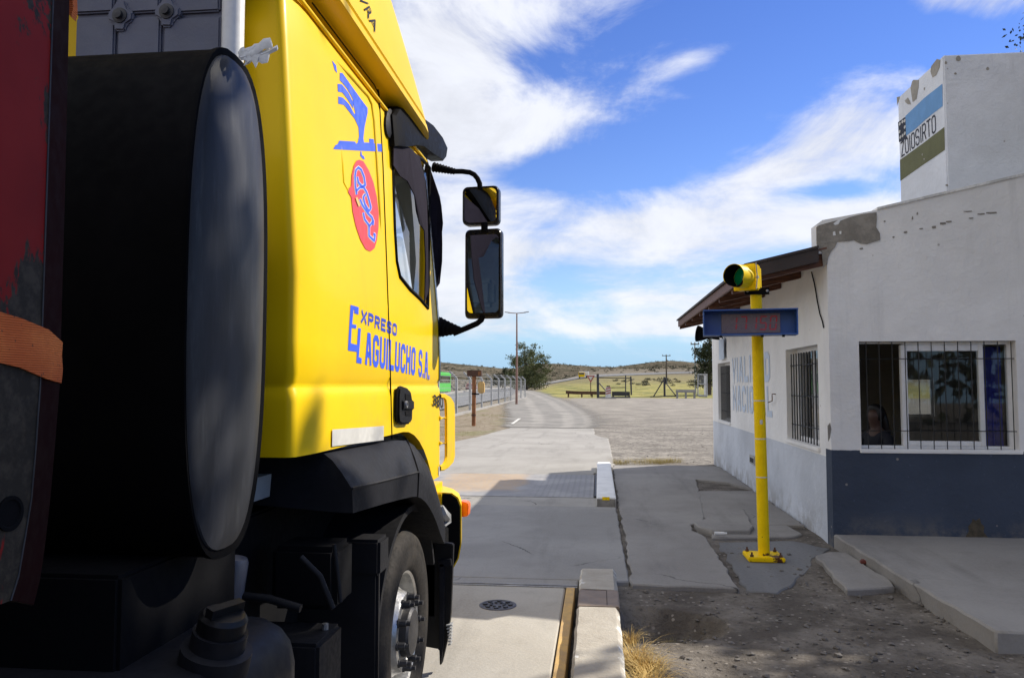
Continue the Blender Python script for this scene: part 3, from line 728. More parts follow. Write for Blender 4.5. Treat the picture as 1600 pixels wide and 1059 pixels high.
# pressed panel outline behind the door
mb = MB(); pr = [side(523,92), side(545,116), side(565,139), side(574,149), side(580,162), side(584,190), side(588,250), side(593,330), side(596,368)]
mb.tube([p-Vector((.004,0,0)) for p in pr], [.004]+[.013]*7+[.003], 8)
pr2 = [side(530,180), side(535,250), side(537,285), side(543,296), side(549,303)]
mb.tube([p-Vector((.008,0,0)) for p in pr2], [.004,.012,.012,.012,.004], 8); mb.build('panel_crease', 'yellow_paint', cab, smooth=60)
# rain gutter lip along the roof edge
mb = MB(); mb.tube([Vector((xs(3.14)+.002, y, 3.145)) for y in (2.62,3.2,3.8,4.4,4.75)], .009, 8); mb.build('gutter', 'yellow_paint', cab, smooth=60)
# aerodynamic roof fairing
def fring(z, n=14):
    k = (z-3.24); xr = -.985-.012*k-.10*max(0, k)**1.6; w = xr-XC; ys = 4.36-1.72*k if k > 0 else 4.36; b = .75; pts = []
    pts += [(XC, 2.35), (XC+w*.6, 2.35)]
    for q in range(5):
        a = -math.pi/2+math.pi/2*q/4; pts.append((xr-.08+.08*math.cos(a), 2.43+.08*math.sin(a)))
    for q in range(1, 4): pts.append((xr, 2.43+(ys-2.43)*q/4))
    for q in range(n+1):
        t = math.pi/2*q/n; pts.append((XC+w*math.cos(t)**(2/2.8), ys+b*math.sin(t)**(2/2.2) if q else ys))
    return [Vector((x, y, z)) for x, y in pts+[(2*XC-x, y) for x, y in pts[-2:0:-1]]]
def shrink(r, f): return [Vector((XC+(p.x-XC)*f, 3.4+(p.y-3.4)*f, p.z)) for p in r]
mb = MB(); rr = [shrink(fring(3.225), .985), fring(3.235), fring(3.265), fring(3.275), fring(3.285), fring(3.33)]+[fring(3.33+.085*i) for i in range(1, 9)]
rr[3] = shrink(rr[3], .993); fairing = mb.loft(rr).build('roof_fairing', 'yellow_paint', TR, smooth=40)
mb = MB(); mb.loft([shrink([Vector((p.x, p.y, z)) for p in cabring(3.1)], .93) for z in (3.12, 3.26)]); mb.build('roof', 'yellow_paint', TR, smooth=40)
def onfair(px, py):
    x = -1.
    for _ in range(4): p = onx(px, py, x); k = max(0, p.z-3.24); x = -.985-.012*k-.10*k**1.6
    return Vector((x+.004, p.y, p.z))
lettering('lettering', 'AVRA', [onfair(546,-32), onfair(585,52), onfair(589,40), onfair(560,-28)], 'grey_plastic', fairing)

# painted lettering
def decal(name, polys, mat, lift=.0015):
    mb = MB()
    for p in polys: mb.face([side(*q, lift) for q in p])
    return mb.build(name, mat, cab, norm=False)
fixs = lambda p: Vector((xs(p.z)+.0015, p.y, p.z))
z8 = lambda x, y: (500+x/4.814, 400+y/4.814)
decal('lettering', [[z8(*q) for q in p] for p in ([(228,367),(290,385),(288,412),(258,405),(250,405),(240,512),(272,518),(270,545),(236,540),(230,655),(228,660),(208,710)],
   [(258,405),(288,412),(288,440),(256,430)], [(230,655),(278,668),(276,720),(208,710)], [(286,540),(306,545),(290,760),(312,768),(310,810),(272,802),(276,720),(278,668)])], 'blue_decal')
block_text('lettering', 'XPRESO', [side(*z8(306,503)), side(*z8(574,604)), side(*z8(577,512)), side(*z8(312,402))], 'blue_dark_decal', cab, .19, .30, fixs)
for ch, q in (('AGUILUCHO', [(338,818),(713,898),(720,690),(344,570)]), ('S.A.', [(738,905),(822,930),(826,728),(744,700)])):
    block_text('lettering', ch, [side(*z8(*a)) for a in q], 'blue_decal', cab, .29, .20, fixs)
# perched bird emblem, traced onto the flank
zb = lambda x, y: (505+x/6.23, 80+y/6.23)
decal('emblem', [[zb(*q) for q in p] for p in (
 [(83,92),(122,140),(133,215),(112,190)],
 [(160,212),(185,215),(290,365),(288,470),(262,420),(230,365),(185,310),(160,285)],
 [(138,320),(180,325),(240,400),(290,500),(290,560),(235,470),(185,405),(142,395)],
 [(288,470),(290,365),(388,500),(430,555),(430,600),(400,740),(388,850),(395,890),(335,890),(348,830),(342,740),(305,660),(200,525),(145,512),(145,443),(190,455),(250,520),(300,612),(312,608),(290,500)],
 [(95,955),(118,915),(140,905),(155,872),(308,882),(318,905),(335,890),(395,890),(450,892),(445,853),(490,858),(492,900),(572,905),(575,980)],
 [(362,975),(370,978),(374,1010),(395,1025),(403,1055),(385,1050),(358,1020)])], 'blue_decal')
# red oval with a blue and white monogram
zo = lambda x, y: (530+x/6.62, 240+y/6.62)
ov = [(200,65),(245,80),(300,170),(350,300),(385,450),(405,620),(402,770),(385,900),(360,980),(320,1012),(270,990),(215,890),(165,740),(135,600),(120,450),(88,400),(95,360),(118,340),(125,220),(150,120),(175,75)]
decal('emblem', [[zo(*q) for q in ov]], 'red_decal', .0025)
def strokes(name, paths, w, mat, lift):
    mb = MB()
    for pth in paths:
        fine = []
        for (x0,y0),(x1,y1) in zip(pth, pth[1:]):
            fine += [(x0+(x1-x0)*k/4, y0+(y1-y0)*k/4) for k in range(4)]
        fine.append(pth[-1]); L = []; Rr = []
        for i, p in enumerate(fine):
            a = fine[max(0,i-1)]; b = fine[min(len(fine)-1,i+1)]; dx, dy = b[0]-a[0], b[1]-a[1]; l = math.hypot(dx,dy) or 1
            L.append((p[0]-dy/l*w*.6, p[1]+dx/l*w)); Rr.append((p[0]+dy/l*w*.6, p[1]-dx/l*w))
        for i in range(len(fine)-1): mb.face([side(*zo(*q), lift) for q in (L[i], L[i+1], Rr[i+1], Rr[i])])
    return mb.build(name, mat, cab, norm=False)
paths = [[(172,425),(158,330),(155,230),(165,170),(190,145),(220,170),(248,240),(262,330),(225,340),(190,300),(178,240)],
 [(165,390),(205,350),(245,350),(275,400),(300,480),(320,560),(300,600),(255,520),(240,450),(262,420)],
 [(205,470),(235,540),(290,620),(330,660),(345,700),(340,740)], [(240,610),(255,680),(305,750),(340,700)], [(300,740),(300,850),(355,905),(362,840),(345,830)]]
strokes('emblem', paths, 21, 'white_decal', .0035); strokes('emblem', paths, 13, 'blue_decal', .0045)
strokes('emblem', [[(165,455),(180,500),(198,545)]], 17, 'yellow_line', .006)
# engine badge, door handle, reflective strip
lettering('number_badge', '380', [side(674.5,633), side(690.5,639), side(691,619), side(675.5,616)], 'dark_grey', cab, .03, lambda p: Vector((xs(p.z)+.008, p.y, p.z)))
zh = lambda x, y: (500+x/5.296, 600+y/5.296)
hp = [side(*zh(*q), .0) for q in ((618,25),(640,15),(695,35),(712,60),(727,150),(722,300),(705,330),(640,335),(615,320),(608,250),(610,100))]
mb = MB(); mb.prism(hp, (.028,0,0)); hd = mb.build('door_handle', 'grey_plastic', cab, bevel=.01)
mb = MB(); mb.prism([side(*zh(*q), .029) for q in ((657,80),(705,85),(714,140),(660,130))], (.002,0,0)); mb.prism([side(*zh(*q), .029) for q in ((657,222),(712,215),(708,262),(660,258))], (.002,0,0)); mb.build('handle_recess', 'matt_black', cab)
mb = MB(); mb.prism([side(*zh(*q), .026) for q in ((632,135),(722,135),(722,212),(632,210))], (.012,0,0)); mb.build('handle_grip', 'grey_plastic', cab, bevel=.005)
q = side(*zh(650,168), .038); mb = MB(); mb.lathe([(.02,0),(.017,.008),(.012,.008),(.010,.002),(0,.002)], q, (1,0,0), 18); mb.build('lock', 'steel', cab, smooth=40)
decal('reflective_strip', [[zh(*q) for q in ((92,375),(520,345),(518,462),(90,515))]], 'sign_white', .005)
mb = MB()
for q in ((195,403),(230,402),(325,387),(350,385),(445,377),(390,445),(405,443),(268,462),(130,480),(150,478),(495,433)):
    mb = MB(); mb.face([side(*zh(q[0]+a, q[1]+b), .003) for a, b in ((-7,-3),(7,-4),(7,4),(-7,5))]); mb.build('scuff', 'dark_grey', cab, norm=False)

mb = MB(); mb.loft([[p+Vector((.004,.002,0)) for p in cabring(z) if p.y > 4.55 and p.x > -1.2 and z < 1.7] for z in (1.18,1.235)], closed=False); mb.build('reflective_strip', 'sign_white', cab)

# sun visor wrapping over the door window
vis = [(604,180),(612,167),(640,176),(668,196),(684,216),(692,233),(690,246),(685,252),(668,242),(652,230),(640,228),(622,231),(608,229)]
def visor_pt(p, f, push):
    c = (645,212); a = side(c[0]+(p[0]-c[0])*f, c[1]+(p[1]-c[1])*f); a.x += push; return a
mb = MB(); mb.loft([[visor_pt(p, f, d) for p in vis] for f, d in ((1.,-.05),(1.,.030),(.95,.044),(.6,.05),(.2,.052))]); mb.build('sun_visor', 'visor_black', TR, smooth=30)
mb = MB(); mb.loft([[side(606+6.5*math.cos(a)*f, 193+23*math.sin(a)*f, l) for a in [k*math.pi/8 for k in range(16)]] for f, l in ((1,-.02),(1,.012),(.7,.02))]); mb.build('visor_bracket', 'grey_plastic', TR, smooth=50)

# mirrors: arms, bellows, two housings
YM = 4.95
def am(px, py, y=YM): return ony(px, py, y)
mb = MB(); mb.tube([am(706,268), am(722,268), am(734,269.5), am(741,273), am(746,279), am(749.5,287), am(750,296)], .017, 10); mb.build('mirror_arm', 'matt_black', TR, smooth=60)
mb = MB(); n = 15; a, b = am(676,261), am(710,268)
mb.tube([a+(b-a)*i/n for i in range(n+1)], [(.036-.014*i/n)*(1 if i % 2 else .78) for i in range(n+1)], 12); mb.build('mirror_bellows', 'matt_black', TR, smooth=30)
mb = MB(); mb.tube([am(708,521), am(730,512), am(745,505.5), am(752,500), am(755,492)], .019, 10); mb.build('mirror_arm', 'matt_black', TR, smooth=60)
mb = MB(); n = 18; a, b = am(668,509), am(720,516)
mb.tube([a+(b-a)*i/n for i in range(n+1)], [(.108-.086*(i/n)**.8)*(1 if i % 2 else .9) for i in range(n+1)], 14); mb.build('mirror_bellows', 'matt_black', TR, smooth=30)
def mirror(x0, y0, x1, y1, rad, depth, tilt):
    """housing seen from behind, glass set into its near face"""
    a = am(x0, y1); b = am(x1, y0); c = (a+b)/2; w = (b.x-a.x)/2; h = (b.z-a.z)/2
    Mx = Matrix.Translation(c) @ Matrix.Rotation(tilt, 4, 'Z')
    def ring(f, y, fx=1.):
        out = []
        for cx, cz, a0 in ((1,1,0),(-1,1,1),(-1,-1,2),(1,-1,3)):
            for k in range(6):
                t = (a0+k/5)*math.pi/2; out.append(Mx @ Vector((cx*(w*fx*f-rad)+rad*math.cos(t)*1., y, cz*(h*f-rad)+rad*math.sin(t))))
        return out
    mb = MB(); mb.loft([ring(.86,.01), ring(.88,-.004), ring(.97,-.006), ring(1.,.008), ring(.99,depth*.5), ring(.9,depth*.85), ring(.72,depth)])
    hs = mb.build('mirror', 'gloss_black', TR, smooth=50)
    mb = MB(); mb.loft([ring(.87,-.001), ring(.87,.004)]); mb.build('mirror_glass', 'mirror_glass', hs)
    return hs
mirror(721.5,290,780,352,.035,.13,-.10); mirror(725,357,784,498,.03,.12,-.16)
mb = MB(); mb.tube([am(757,348), am(757,362)], .022, 10); mb.build('mirror_arm', 'matt_black', TR, smooth=60)

# yellow grab handle on the front corner
zg = lambda x, y: (500+x/5.296, 600+y/5.296)
go = [(1004,78),(1040,80),(1085,105),(1112,150),(1118,220),(1118,600),(1105,650),(1070,690),(1030,715),(1002,718)]
gi = [(1004,118),(1030,120),(1045,135),(1050,170),(1052,260),(1052,600),(1045,630),(1030,655),(1015,668),(1002,672)]
def gp(q, d): p = onx(*zg(*q), -.99); return Vector((-.99+d, p.y, p.z))
mb = MB(); V = [[(mb.v(gp(o, d)), mb.v(gp(i, d))) for o, i in zip(go, gi)] for d in (-.018,.0)]
for j in range(len(go)-1):
    (o0,i0),(o1,i1) = V[0][j], V[0][j+1]; (O0,I0),(O1,I1) = V[1][j], V[1][j+1]
    for f in ((o0,o1,i1,i0),(O0,I0,I1,O1),(o0,O0,O1,o1),(i0,i1,I1,I0)): mb.bm.faces.new(f)
for r0, r1 in (((1000,262),(1055,292)),((1000,472),(1055,498))): mb.prism([gp(q, -.016) for q in ((r0[0],r0[1]),(r0[0]+25,r0[1]+12),(r1[0],r0[1]+10),(r1[0],r1[1]),(r0[0]+25,r1[1]-5),(r0[0],r1[1]+10))], (.014,0,0))
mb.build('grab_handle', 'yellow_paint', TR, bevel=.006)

# black mudguard: sloping shelf, upright lip, front sweep down to the step
zm = lambda x, y: (400+x/3.53, 560+y/3.53)
inn = [(375,525),(480,505),(600,482),(700,463),(775,450),(830,452),(870,478),(905,522),(940,580),(965,640),(985,700),(1010,790),(1030,870),(1040,940)]
rid = [(530,720),(620,697),(700,678),(790,655),(870,634),(895,628),(920,632),(945,650),(970,685),(990,730),(1005,775),(1022,840),(1036,900),(1043,950)]
low = [(535,852),(620,826),(700,802),(790,778),(860,762),(890,760),(912,770),(935,790),(958,822),(978,860),(995,900),(1015,960),(1032,1005),(1042,1020)]
XO = -.885
ri = [onx(*zm(*q), -1.005) for q in inn]; rg = [onx(*zm(*q), XO) for q in rid]; rl = [onx(*zm(*q), XO+.002) for q in low]
rings = []
for a, b, c in zip(ri, rg, rl):
    m1 = a*.35+b*.65+Vector((0,0,.012)); back = Vector((-1.35, c.y, c.z+.03)); top = Vector((-1.35, a.y, a.z))
    rings.append([top, a, a*.7+b*.3+Vector((0,0,.014)), m1, b, b*.5+c*.5, c, c-Vector((.03,0,0)), back])
mb = MB(); mb.loft(rings); mg = mb.build('mudguard', 'grey_plastic', TR, smooth=28)
mb = MB(); mb.tube([ri[5]+Vector((.003,0,.004)), rings[5][3]+Vector((.002,0,.003)), rg[5]+Vector((.003,0,0)), rl[5]+Vector((.002,0,0))], .004, 6); mb.build('panel_joint', 'matt_black', mg)
mb = MB(); mb.tube([p+Vector((.001,0,.002)) for p in rg[:6]], .005, 6); mb.build('ridge', 'dark_grey', mg, smooth=60)
# inner wheel-arch liner and rear flap
mb = MB(); cy, cz = 3.95, .5
def arc(r, a0, a1, n, x): return [Vector((x, cy+r*math.cos(R(a0+(a1-a0)*k/n)), cz+r*math.sin(R(a0+(a1-a0)*k/n)))) for k in range(n+1)]
A = arc(.60, 20, 200, 24, -.955); B = arc(.63, 20, 200, 24, -.955); A2 = arc(.60, 20, 200, 24, -1.45); B2 = arc(.63, 20, 200, 24, -1.45)
mb.loft([[a, b, d, c] for a, b, c, d in zip(A, B, A2, B2)]); mb.build('arch_liner', 'dark_grey', TR, smooth=40)
mb = MB(); mb.box(-1.42, -.935, 3.285, 3.325, .12, 1.02); mb.box(-1.1, -.925, 3.27, 3.42, .94, 1.09); mb.build('mud_flap', 'dark_grey', TR, bevel=.012)

# wheels
def wheel(cx, cy, sgn):
    w = empty_part('wheel', TR); o = (cx, cy, .5); ax = (sgn,0,0)
    prof = [(.292,-.30),(.33,-.312),(.42,-.315),(.475,-.295),(.497,-.27)]
    for g_ in range(5):
        h = -.255+g_*.05; prof += [(.5,h),(.5,h+.036),(.485,h+.038),(.485,h+.048)]
    prof += [(.5,-.005),(.497,-.03+.035),(.478,.03),(.455,.038),(.43,.043),(.42,.040),(.40,.044),(.36,.042),(.325,.030),(.30,.016),(.292,.0)]
    mb = MB(); mb.lathe(prof, o, ax, 72, cap=False); mb.build('tyre', 'rubber', w, smooth=35)
    prof = [(.30,-.29),(.295,-.01),(.303,.006),(.297,.014),(.285,.006),(.278,-.02),(.272,-.075),(.262,-.082),(.235,-.060),(.205,-.020),(.192,.012),(.186,.020),(.155,.022),(.150,.016),(.09,.014),(.0,.014),(.0,-.1),(.18,-.1),(.25,-.12),(.27,-.29)]
    mb = MB(); mb.lathe(prof, o, ax, 80, cap=False); rim = mb.build('rim', 'rim_metal', w, smooth=35)
    cs = []
    for k in range(10):
        a = 2*math.pi*k/10+.2; mb = MB(); mb.lathe([(.030,-.25),(.030,.1)], Vector(o)+Vector((0, .232*math.cos(a), .232*math.sin(a))), ax, 20); cs.append(tmp(mb))
    if sgn > 0: boolean(rim, cs)
    else:
        for c in cs: bpy.data.objects.remove(c)
    me = rim.data
    me.polygons.foreach_set('use_smooth', [True]*len(me.polygons)); me.set_sharp_from_angle(angle=R(35))
    mb = MB(); mb.lathe([(.262,-.2),(.262,-.13),(0,-.13)], o, ax, 32); mb.build('brake_drum', 'matt_black', w)
    mb = MB(); mb.lathe([(.118,.01),(.118,.050),(.108,.062),(.06,.070),(.0,.072)], o, ax, 32); mb.build('hub', 'dark_steel', w, smooth=35)
    for k in range(10):
        a = 2*math.pi*k/10+.1; c = Vector(o)+Vector((0, .168*math.cos(a), .168*math.sin(a)))
        mb = MB(); mb.lathe([(.024,.018),(.024,.026),(.0185,.028),(.0185,.060),(.012,.064),(.012,.082),(0,.083)], c, ax, 8); mb.build('wheel_nut', 'dark_steel', w, smooth=30)
wheel(-1.0, 3.95, 1); wheel(-3.5, 3.95, -1)
# bumper, indicator, step
bo = [(690,769),(706,770),(716,777),(721,790),(721,850),(717,872),(706,892),(704,905)]
YB = 5.28
bp = [ony(*q, YB) for q in bo]; inner = [Vector((-2.2, YB, bp[0].z)), Vector((-2.2, YB, bp[-1].z))]
out = [inner[1], inner[0]]+bp
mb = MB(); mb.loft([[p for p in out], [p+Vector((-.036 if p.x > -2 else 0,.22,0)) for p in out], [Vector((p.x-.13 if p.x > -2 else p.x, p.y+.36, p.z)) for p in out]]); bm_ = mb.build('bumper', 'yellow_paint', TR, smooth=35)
mb = MB(); mb.prism([p+Vector((-.008, -.012, -.006 if p.z > .7 else .004)) for p in out], (0,.010,0)); mb.build('bumper_lining', 'matt_black', bm_)
ip = [ony(*q, 5.42) for q in ((719,783),(730,785),(732,789),(731,806),(722,808),(719,807))]
mb = MB(); mb.prism(ip, (0,.10,0)); mb.build('indicator_lamp', 'orange_lens', bm_, bevel=.006)
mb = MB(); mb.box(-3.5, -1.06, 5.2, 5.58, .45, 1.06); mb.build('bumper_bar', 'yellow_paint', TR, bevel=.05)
YS = 4.78
sp = lambda pts: [ony(*q, YS) for q in pts]
mb = MB(); mb.prism(sp([(662,848),(696,848),(708,850),(707,880),(704,960),(699,1000),(690,1038),(687,1040),(686,1014),(664,1010)]), (0,.05,0)); mb.box(-1.5,-1.0,4.78,5.2,.33,.80); st = mb.build('step', 'black_plastic', TR, bevel=.006)
mb = MB(); mb.prism([ony(*q, YS-.03) for q in ((686,880),(694,880),(693,1000),(689,1038),(687,1038),(686,1010))], (0,.03,0)); mb.prism([ony(*q, YS-.03) for q in ((684,876),(704,873),(705,884),(684,887))], (0,.06,0)); mb.build('step_edge', 'grey_plastic', st, bevel=.004)
mb = MB()
for k in range(7): mb.prism([ony(697+k*1.1-k*k*.1, 976+k*5, YS-.02), ony(706-k*.3, 975+k*5, YS-.02), ony(706-k*.3, 977+k*5, YS-.02), ony(697+k*1.1-k*k*.1, 978+k*5, YS-.02)], (0,.05,0))
mb.build('step_tread', 'galv', st)
mb = MB(); mb.tube([onx(690,790,-.95), onx(692,800,-.945), onx(696,806,-.945), onx(698,815,-.945), onx(694,822,-.95)], [.012,.03,.036,.03,.01], 7); mb.build('tape_wrap', 'galv', TR, smooth=20)
mb = MB(); mb.box(-3.3,-1.2,5.45,5.465,1.28,1.9); mb.build('grille', 'grey_plastic', TR, bevel=.01)

# oval drum standing on the frame behind the cab
CY, CZ = 2.04, 1.978
def oval(b, h, x, n=56, e=2.75):
    out = []
    for k in range(n):
        t = 2*math.pi*k/n; c, s_ = math.cos(t), math.sin(t)
        out.append(Vector((x, CY+b*math.copysign(abs(c)**(2/e), c), CZ+h*math.copysign(abs(s_)**(2/e), s_))))
    return out
mb = MB(); mb.loft([oval(.232,.688,-3.45), oval(.232,.688,-1.025), oval(.236,.692,-1.02), oval(.236,.692,-1.004), oval(.218,.674,-1.003)]); dr = mb.build('oval_drum', 'drum_black', TR, smooth=40)
mb = MB(); mb.loft([[p-Vector((0,.016,0)) for p in oval(*q)] for q in ((.212,.668,-1.004),(.210,.666,-.998),(.19,.63,-.988),(.12,.45,-.979),(.04,.2,-.976))]); mb.build('end_cap', 'dusty_cap', dr, smooth=50)
# grey moulded panel with bolts and a white pipe, between drum and cab
YP = 2.40
pp = lambda x, y: ony(60+x/4.706, y/4.706, YP)
a, b = pp(262,500), pp(1345,500)
pn = MB(); pn.box(a.x, b.x, YP+.012, YP+.10, 2.3, 3.35); pn = pn.build('rear_panel', 'panel_grey', TR)
mb = MB(); xs_ = [262,575,575+60,905,985,1345]
def tile(x0, y0, x1, y1):
    p, q = pp(x0, y1), pp(x1, y0); mb.box(p.x, q.x, YP-.002, YP+.02, p.z, q.z)
for (x0,x1) in ((262,565),(572,900),(912,1340)):
    tile(x0, 118, x1, 620); tile(x0, -330, x1, 104)
mb.build('moulding', 'panel_grey', pn, bevel=.006)
for bx, by in ((615,128),(958,98)):
    mb = MB(); mb.prism([pp(bx+x, by+y)-Vector((0,.012,0)) for x, y in ((-95,-25),(-50,-70),(-30,-115),(35,-115),(50,-65),(95,-25),(90,30),(45,60),(30,110),(-45,108),(-50,55),(-92,30))], (0,.03,0)); bs_ = mb.build('boss', 'panel_grey', pn, bevel=.006)
    c = pp(bx, by); mb = MB(); mb.lathe([(.026,0),(.026,.004),(.015,.006),(.015,.018),(.0,.02)], c-Vector((0,.012,0)), (0,-1,0), 12); mb.build('bolt', 'dark_steel', pn, smooth=30)
c = pp(1408, 300); mb = MB(); mb.tube([(c.x, YP+.02, 2.2),(c.x, YP+.02, 3.4)], .036, 20); mb.build('white_pipe', 'tank_white', TR, smooth=60)
# frame, tank, battery and other dark gear low down
mb = MB(); mb.box(-1.95,-1.75,-1,5.2,.72,1.0); mb.box(-2.75,-2.55,-1,5.2,.72,1.0); mb.box(-3.3,-1.3,2.6,5.1,.62,1.28); mb.box(-3.35,-1.12,1.75,2.35,.9,1.30); mb.box(-3.3,-1.25,2.5,3.2,.55,1.28); mb.box(-2.6,-1.9,1.0,3.2,.3,.8); mb.build('chassis_frame', 'matt_black', TR, bevel=.01)
mb = MB()
def rbox(x0,x1,y0,y1,z0,z1,r,n=5):
    def ring(z, ins): 
        out = []
        for cx, cy_, a0 in ((x1-r, y1-r, 0),(x0+r, y1-r, 1),(x0+r, y0+r, 2),(x1-r, y0+r, 3)):
            for k in range(n+1):
                t = (a0+k/n)*math.pi/2; out.append(Vector((cx+(r-ins)*math.cos(t), cy_+(r-ins)*math.sin(t), z)))
        return out
    q = min(r*.8, .12); return [ring(z0, 0), ring(z1-q, 0)]+[ring(z1-q+q*math.sin(t*math.pi/2/4), q*(1-math.cos(t*math.pi/2/4))) for t in range(1, 5)]
mb.loft(rbox(-2.0,-.86,1.15,2.31,.35,1.08,.16)); ft = mb.build('fuel_tank', 'tank_grey', TR, smooth=40)
c = ony(345, 985, 1.86); mb = MB(); axd = Vector((.25,-.1,1)).normalized()
mb.lathe([(.085,-.10),(.085,-.045),(.066,-.04),(.066,.0)], c, axd, 28); mb.build('filler_neck', 'tank_grey', ft, smooth=35)
mb = MB(); pr_ = [(.058,-.005),(.058,.035),(.05,.046),(.0,.05)]; mb.lathe(pr_, c, axd, 26); tq = Matrix.Translation(c) @ axd.to_track_quat('Z','Y').to_matrix().to_4x4(); mb.box(-.05,.05,-.012,.012,.04,.068, tq); mb.build('filler_cap', 'black_plastic', ft, smooth=30)
mb = MB(); mb.box(-1.35,-.915,2.52,2.76,.4,.90); bb = mb.build('battery_box', 'dark_grey', TR, bevel=.012)
mb = MB(); mb.lathe([(.012,0),(.012,.02),(0,.022)], (-.95,2.68,.90), (0,0,1), 8); mb.build('bolt', 'steel', bb)
a, b = ony(369,868,2.45), ony(359,934,2.45); d_ = (a-b).normalized()
mb = MB(); mb.lathe([(.036,0),(.042,.006),(.042,(a-b).length-.02),(.036,(a-b).length-.006),(.015,(a-b).length)], b, d_, 24); mb.build('filter_canister', 'canister', TR, smooth=35)
for pts, r in (([(300,930),(330,925),(420,935),(470,950)], .014), ([(470,870),(500,900),(520,950)], .010), ([(150,890),(220,905),(300,920)], .012), ([(522,850),(528,900),(532,940)], .007)):
    mb = MB(); mb.tube([ony(*p, 2.46) for p in pts], r, 8); mb.build('hose', 'dark_grey', TR, smooth=60)
mb = MB(); p = ony(168,893,2.3); mb.lathe([(.012,0),(.012,.09),(.02,.09),(.02,.11),(0,.11)], p, (1,0,.05), 8); mb.build('pipe_fitting', 'steel', TR, smooth=30)
mb = MB(); p = ony(490,900,2.7); mb.box(p.x-.16,p.x+.08,2.7,2.9,p.z-.12,p.z+.10); mb.build('valve_block', 'matt_black', TR, bevel=.02)
# cab interior: seats, dashboard, wheel
for sx_ in (-1.58, -2.95):
    mb = MB(); mb.prism([(sx_-.24,3.35,1.55),(sx_-.24,3.95,1.55),(sx_-.24,3.95,1.72),(sx_-.24,3.55,1.74),(sx_-.24,3.40,2.35),(sx_-.24,3.28,2.35)], (.48,0,0)); sm = mb.build('seat', 'seat_fabric', TR, bevel=.04, seg=3)
    mb = MB(); mb.box(sx_-.14,sx_+.14,3.26,3.38,2.42,2.66); mb.build('headrest', 'seat_fabric', TR, bevel=.04, seg=3)
mb = MB(); mb.prism([(-3.35,4.75,1.5),(-3.35,5.1,1.5),(-3.35,5.1,1.93),(-3.35,4.85,1.93),(-3.35,4.7,1.85)], (2.2,0,0)); mb.build('dashboard', 'interior', TR, bevel=.03)
mb = MB(); mb.lathe([(.22,0),(.235,.012),(.22,.026),(.205,.012),(.22,0)], (-2.95,4.45,1.85), (0,-.75,.6), 36, cap=False); mb.build('steering_wheel', 'interior', TR, smooth=60)
mb = MB(); mb.box(-3.3,-1.2,2.62,4.9,1.34,1.42); mb.build('cab_floor', 'interior', TR)

# curtains hanging inside the window and the windscreen corner
def cloth(name, pts, plane, label, thick=.006):
    mb = MB(); P = [side(*p, .010) for p in pts]; mb.prism([(q.x+.006+.006*math.sin(q.y*37+q.z*5), q.y, q.z) for q in P], (thick,0,0)); o = mb.build(name, 'curtain_dark', org=P[0]); return tag(o, label, 'curtain')
zc = lambda x, y: (500+x/5.295, 200+y/5.295)
cloth('curtain', [zc(*q) for q in ((575,150),(700,160),(800,240),(832,420),(850,640),(862,860),(868,1100),(862,1350),(845,1440),(840,1100),(832,850),(800,790),(775,690),(745,560),(700,440),(640,400),(580,310))], -1.075, 'dark cloth curtain gathered along the edge of the truck door window')
mb = MB(); P = [zc(*q) for q in ((880,240),(950,440),(985,560),(1000,640),(1020,790),(1008,860),(1012,960),(1010,1100),(985,1280),(960,1330),(935,1335),(905,1290),(880,1180),(860,1000),(850,850),(846,500))]
pts = [ony(*p, 4.99) for p in P]; mb.prism([(q.x, q.y+.02*math.sin(q.x*90), q.z) for q in pts], (0,.008,0)); tag(mb.build('curtain', 'curtain_dark', org=pts[0]), 'pointed dark cloth curtain hanging at the windscreen corner beside the mirrors', 'curtain')
# rag tied to the drum
mb = MB(); c = ony(385,84,2.02)
for ang, L, w in ((-.1,.085,.016),(.25,.10,.012),(.42,.085,.008),(-.3,.06,.02),(.05,.11,.006),(1.2,.03,.02),(-1.0,.045,.014)):
    d = Vector((math.cos(ang), .15*rnd(-1,1), math.sin(ang))); p = c-d*.02; q = Vector((-d.z,0,d.x)); st_ = []
    for k in range(6):
        f = k/5; cc = p+d*L*f+q*.008*math.sin(f*7+ang*9); ww = w*(.6+.7*f); st_.append([cc+q*ww, cc+Vector((0,.006,0)), cc-q*ww, cc-Vector((0,.004,0))])
    mb.loft(st_)
tag(mb.build('rag', 'rag', org=c, smooth=60), 'frayed white rag knotted at the top of the black oval drum', 'rag')

# ------------------------------------------------------------------ red trailer at the very left
TL = thing('trailer', 'red trailer with chipped paint standing close behind the yellow truck', 'trailer', (-2.25, -4, 1.4))
def trp(px, py, y=None):  return onx(px, py, -1.) 
zb0 = 1.395
prof = [(1.318,4.2),(1.31,1.75),(1.285,1.62),(1.262,1.54),(1.245,1.46),(1.23,1.41),(1.20,1.385)]
mb = MB(); e = [onx(*q, -1.0) for q in ((86,-120),(82,0),(72,300),(62,600),(55,700),(48,780),(38,842),(28,900),(16,938))]; prof = [(p.y, p.z) for p in e]
back = [Vector((-1.0,-9,z)) for y, z in prof]
ch = [onx(*q, -1.034) for q in ((110,-120),(106,0),(99,300),(91,600),(83,700),(76,780),(68,850),(60,905),(50,945))]; ch2 = [Vector((-1.5,y+.09,z+.02)) for y, z in prof]; lf = [Vector((-3.5,y+.09,z)) for y, z in prof]; lb = [Vector((-3.5,-9,z)) for y, z in prof]
body = MB(); body.loft([[b_, a_, c_, d_, l_, m_] for b_, a_, c_, d_, l_, m_ in zip(back, e, ch, ch2, lf, lb)]); tb = body.build('side_panel', 'chipped_red', TL)
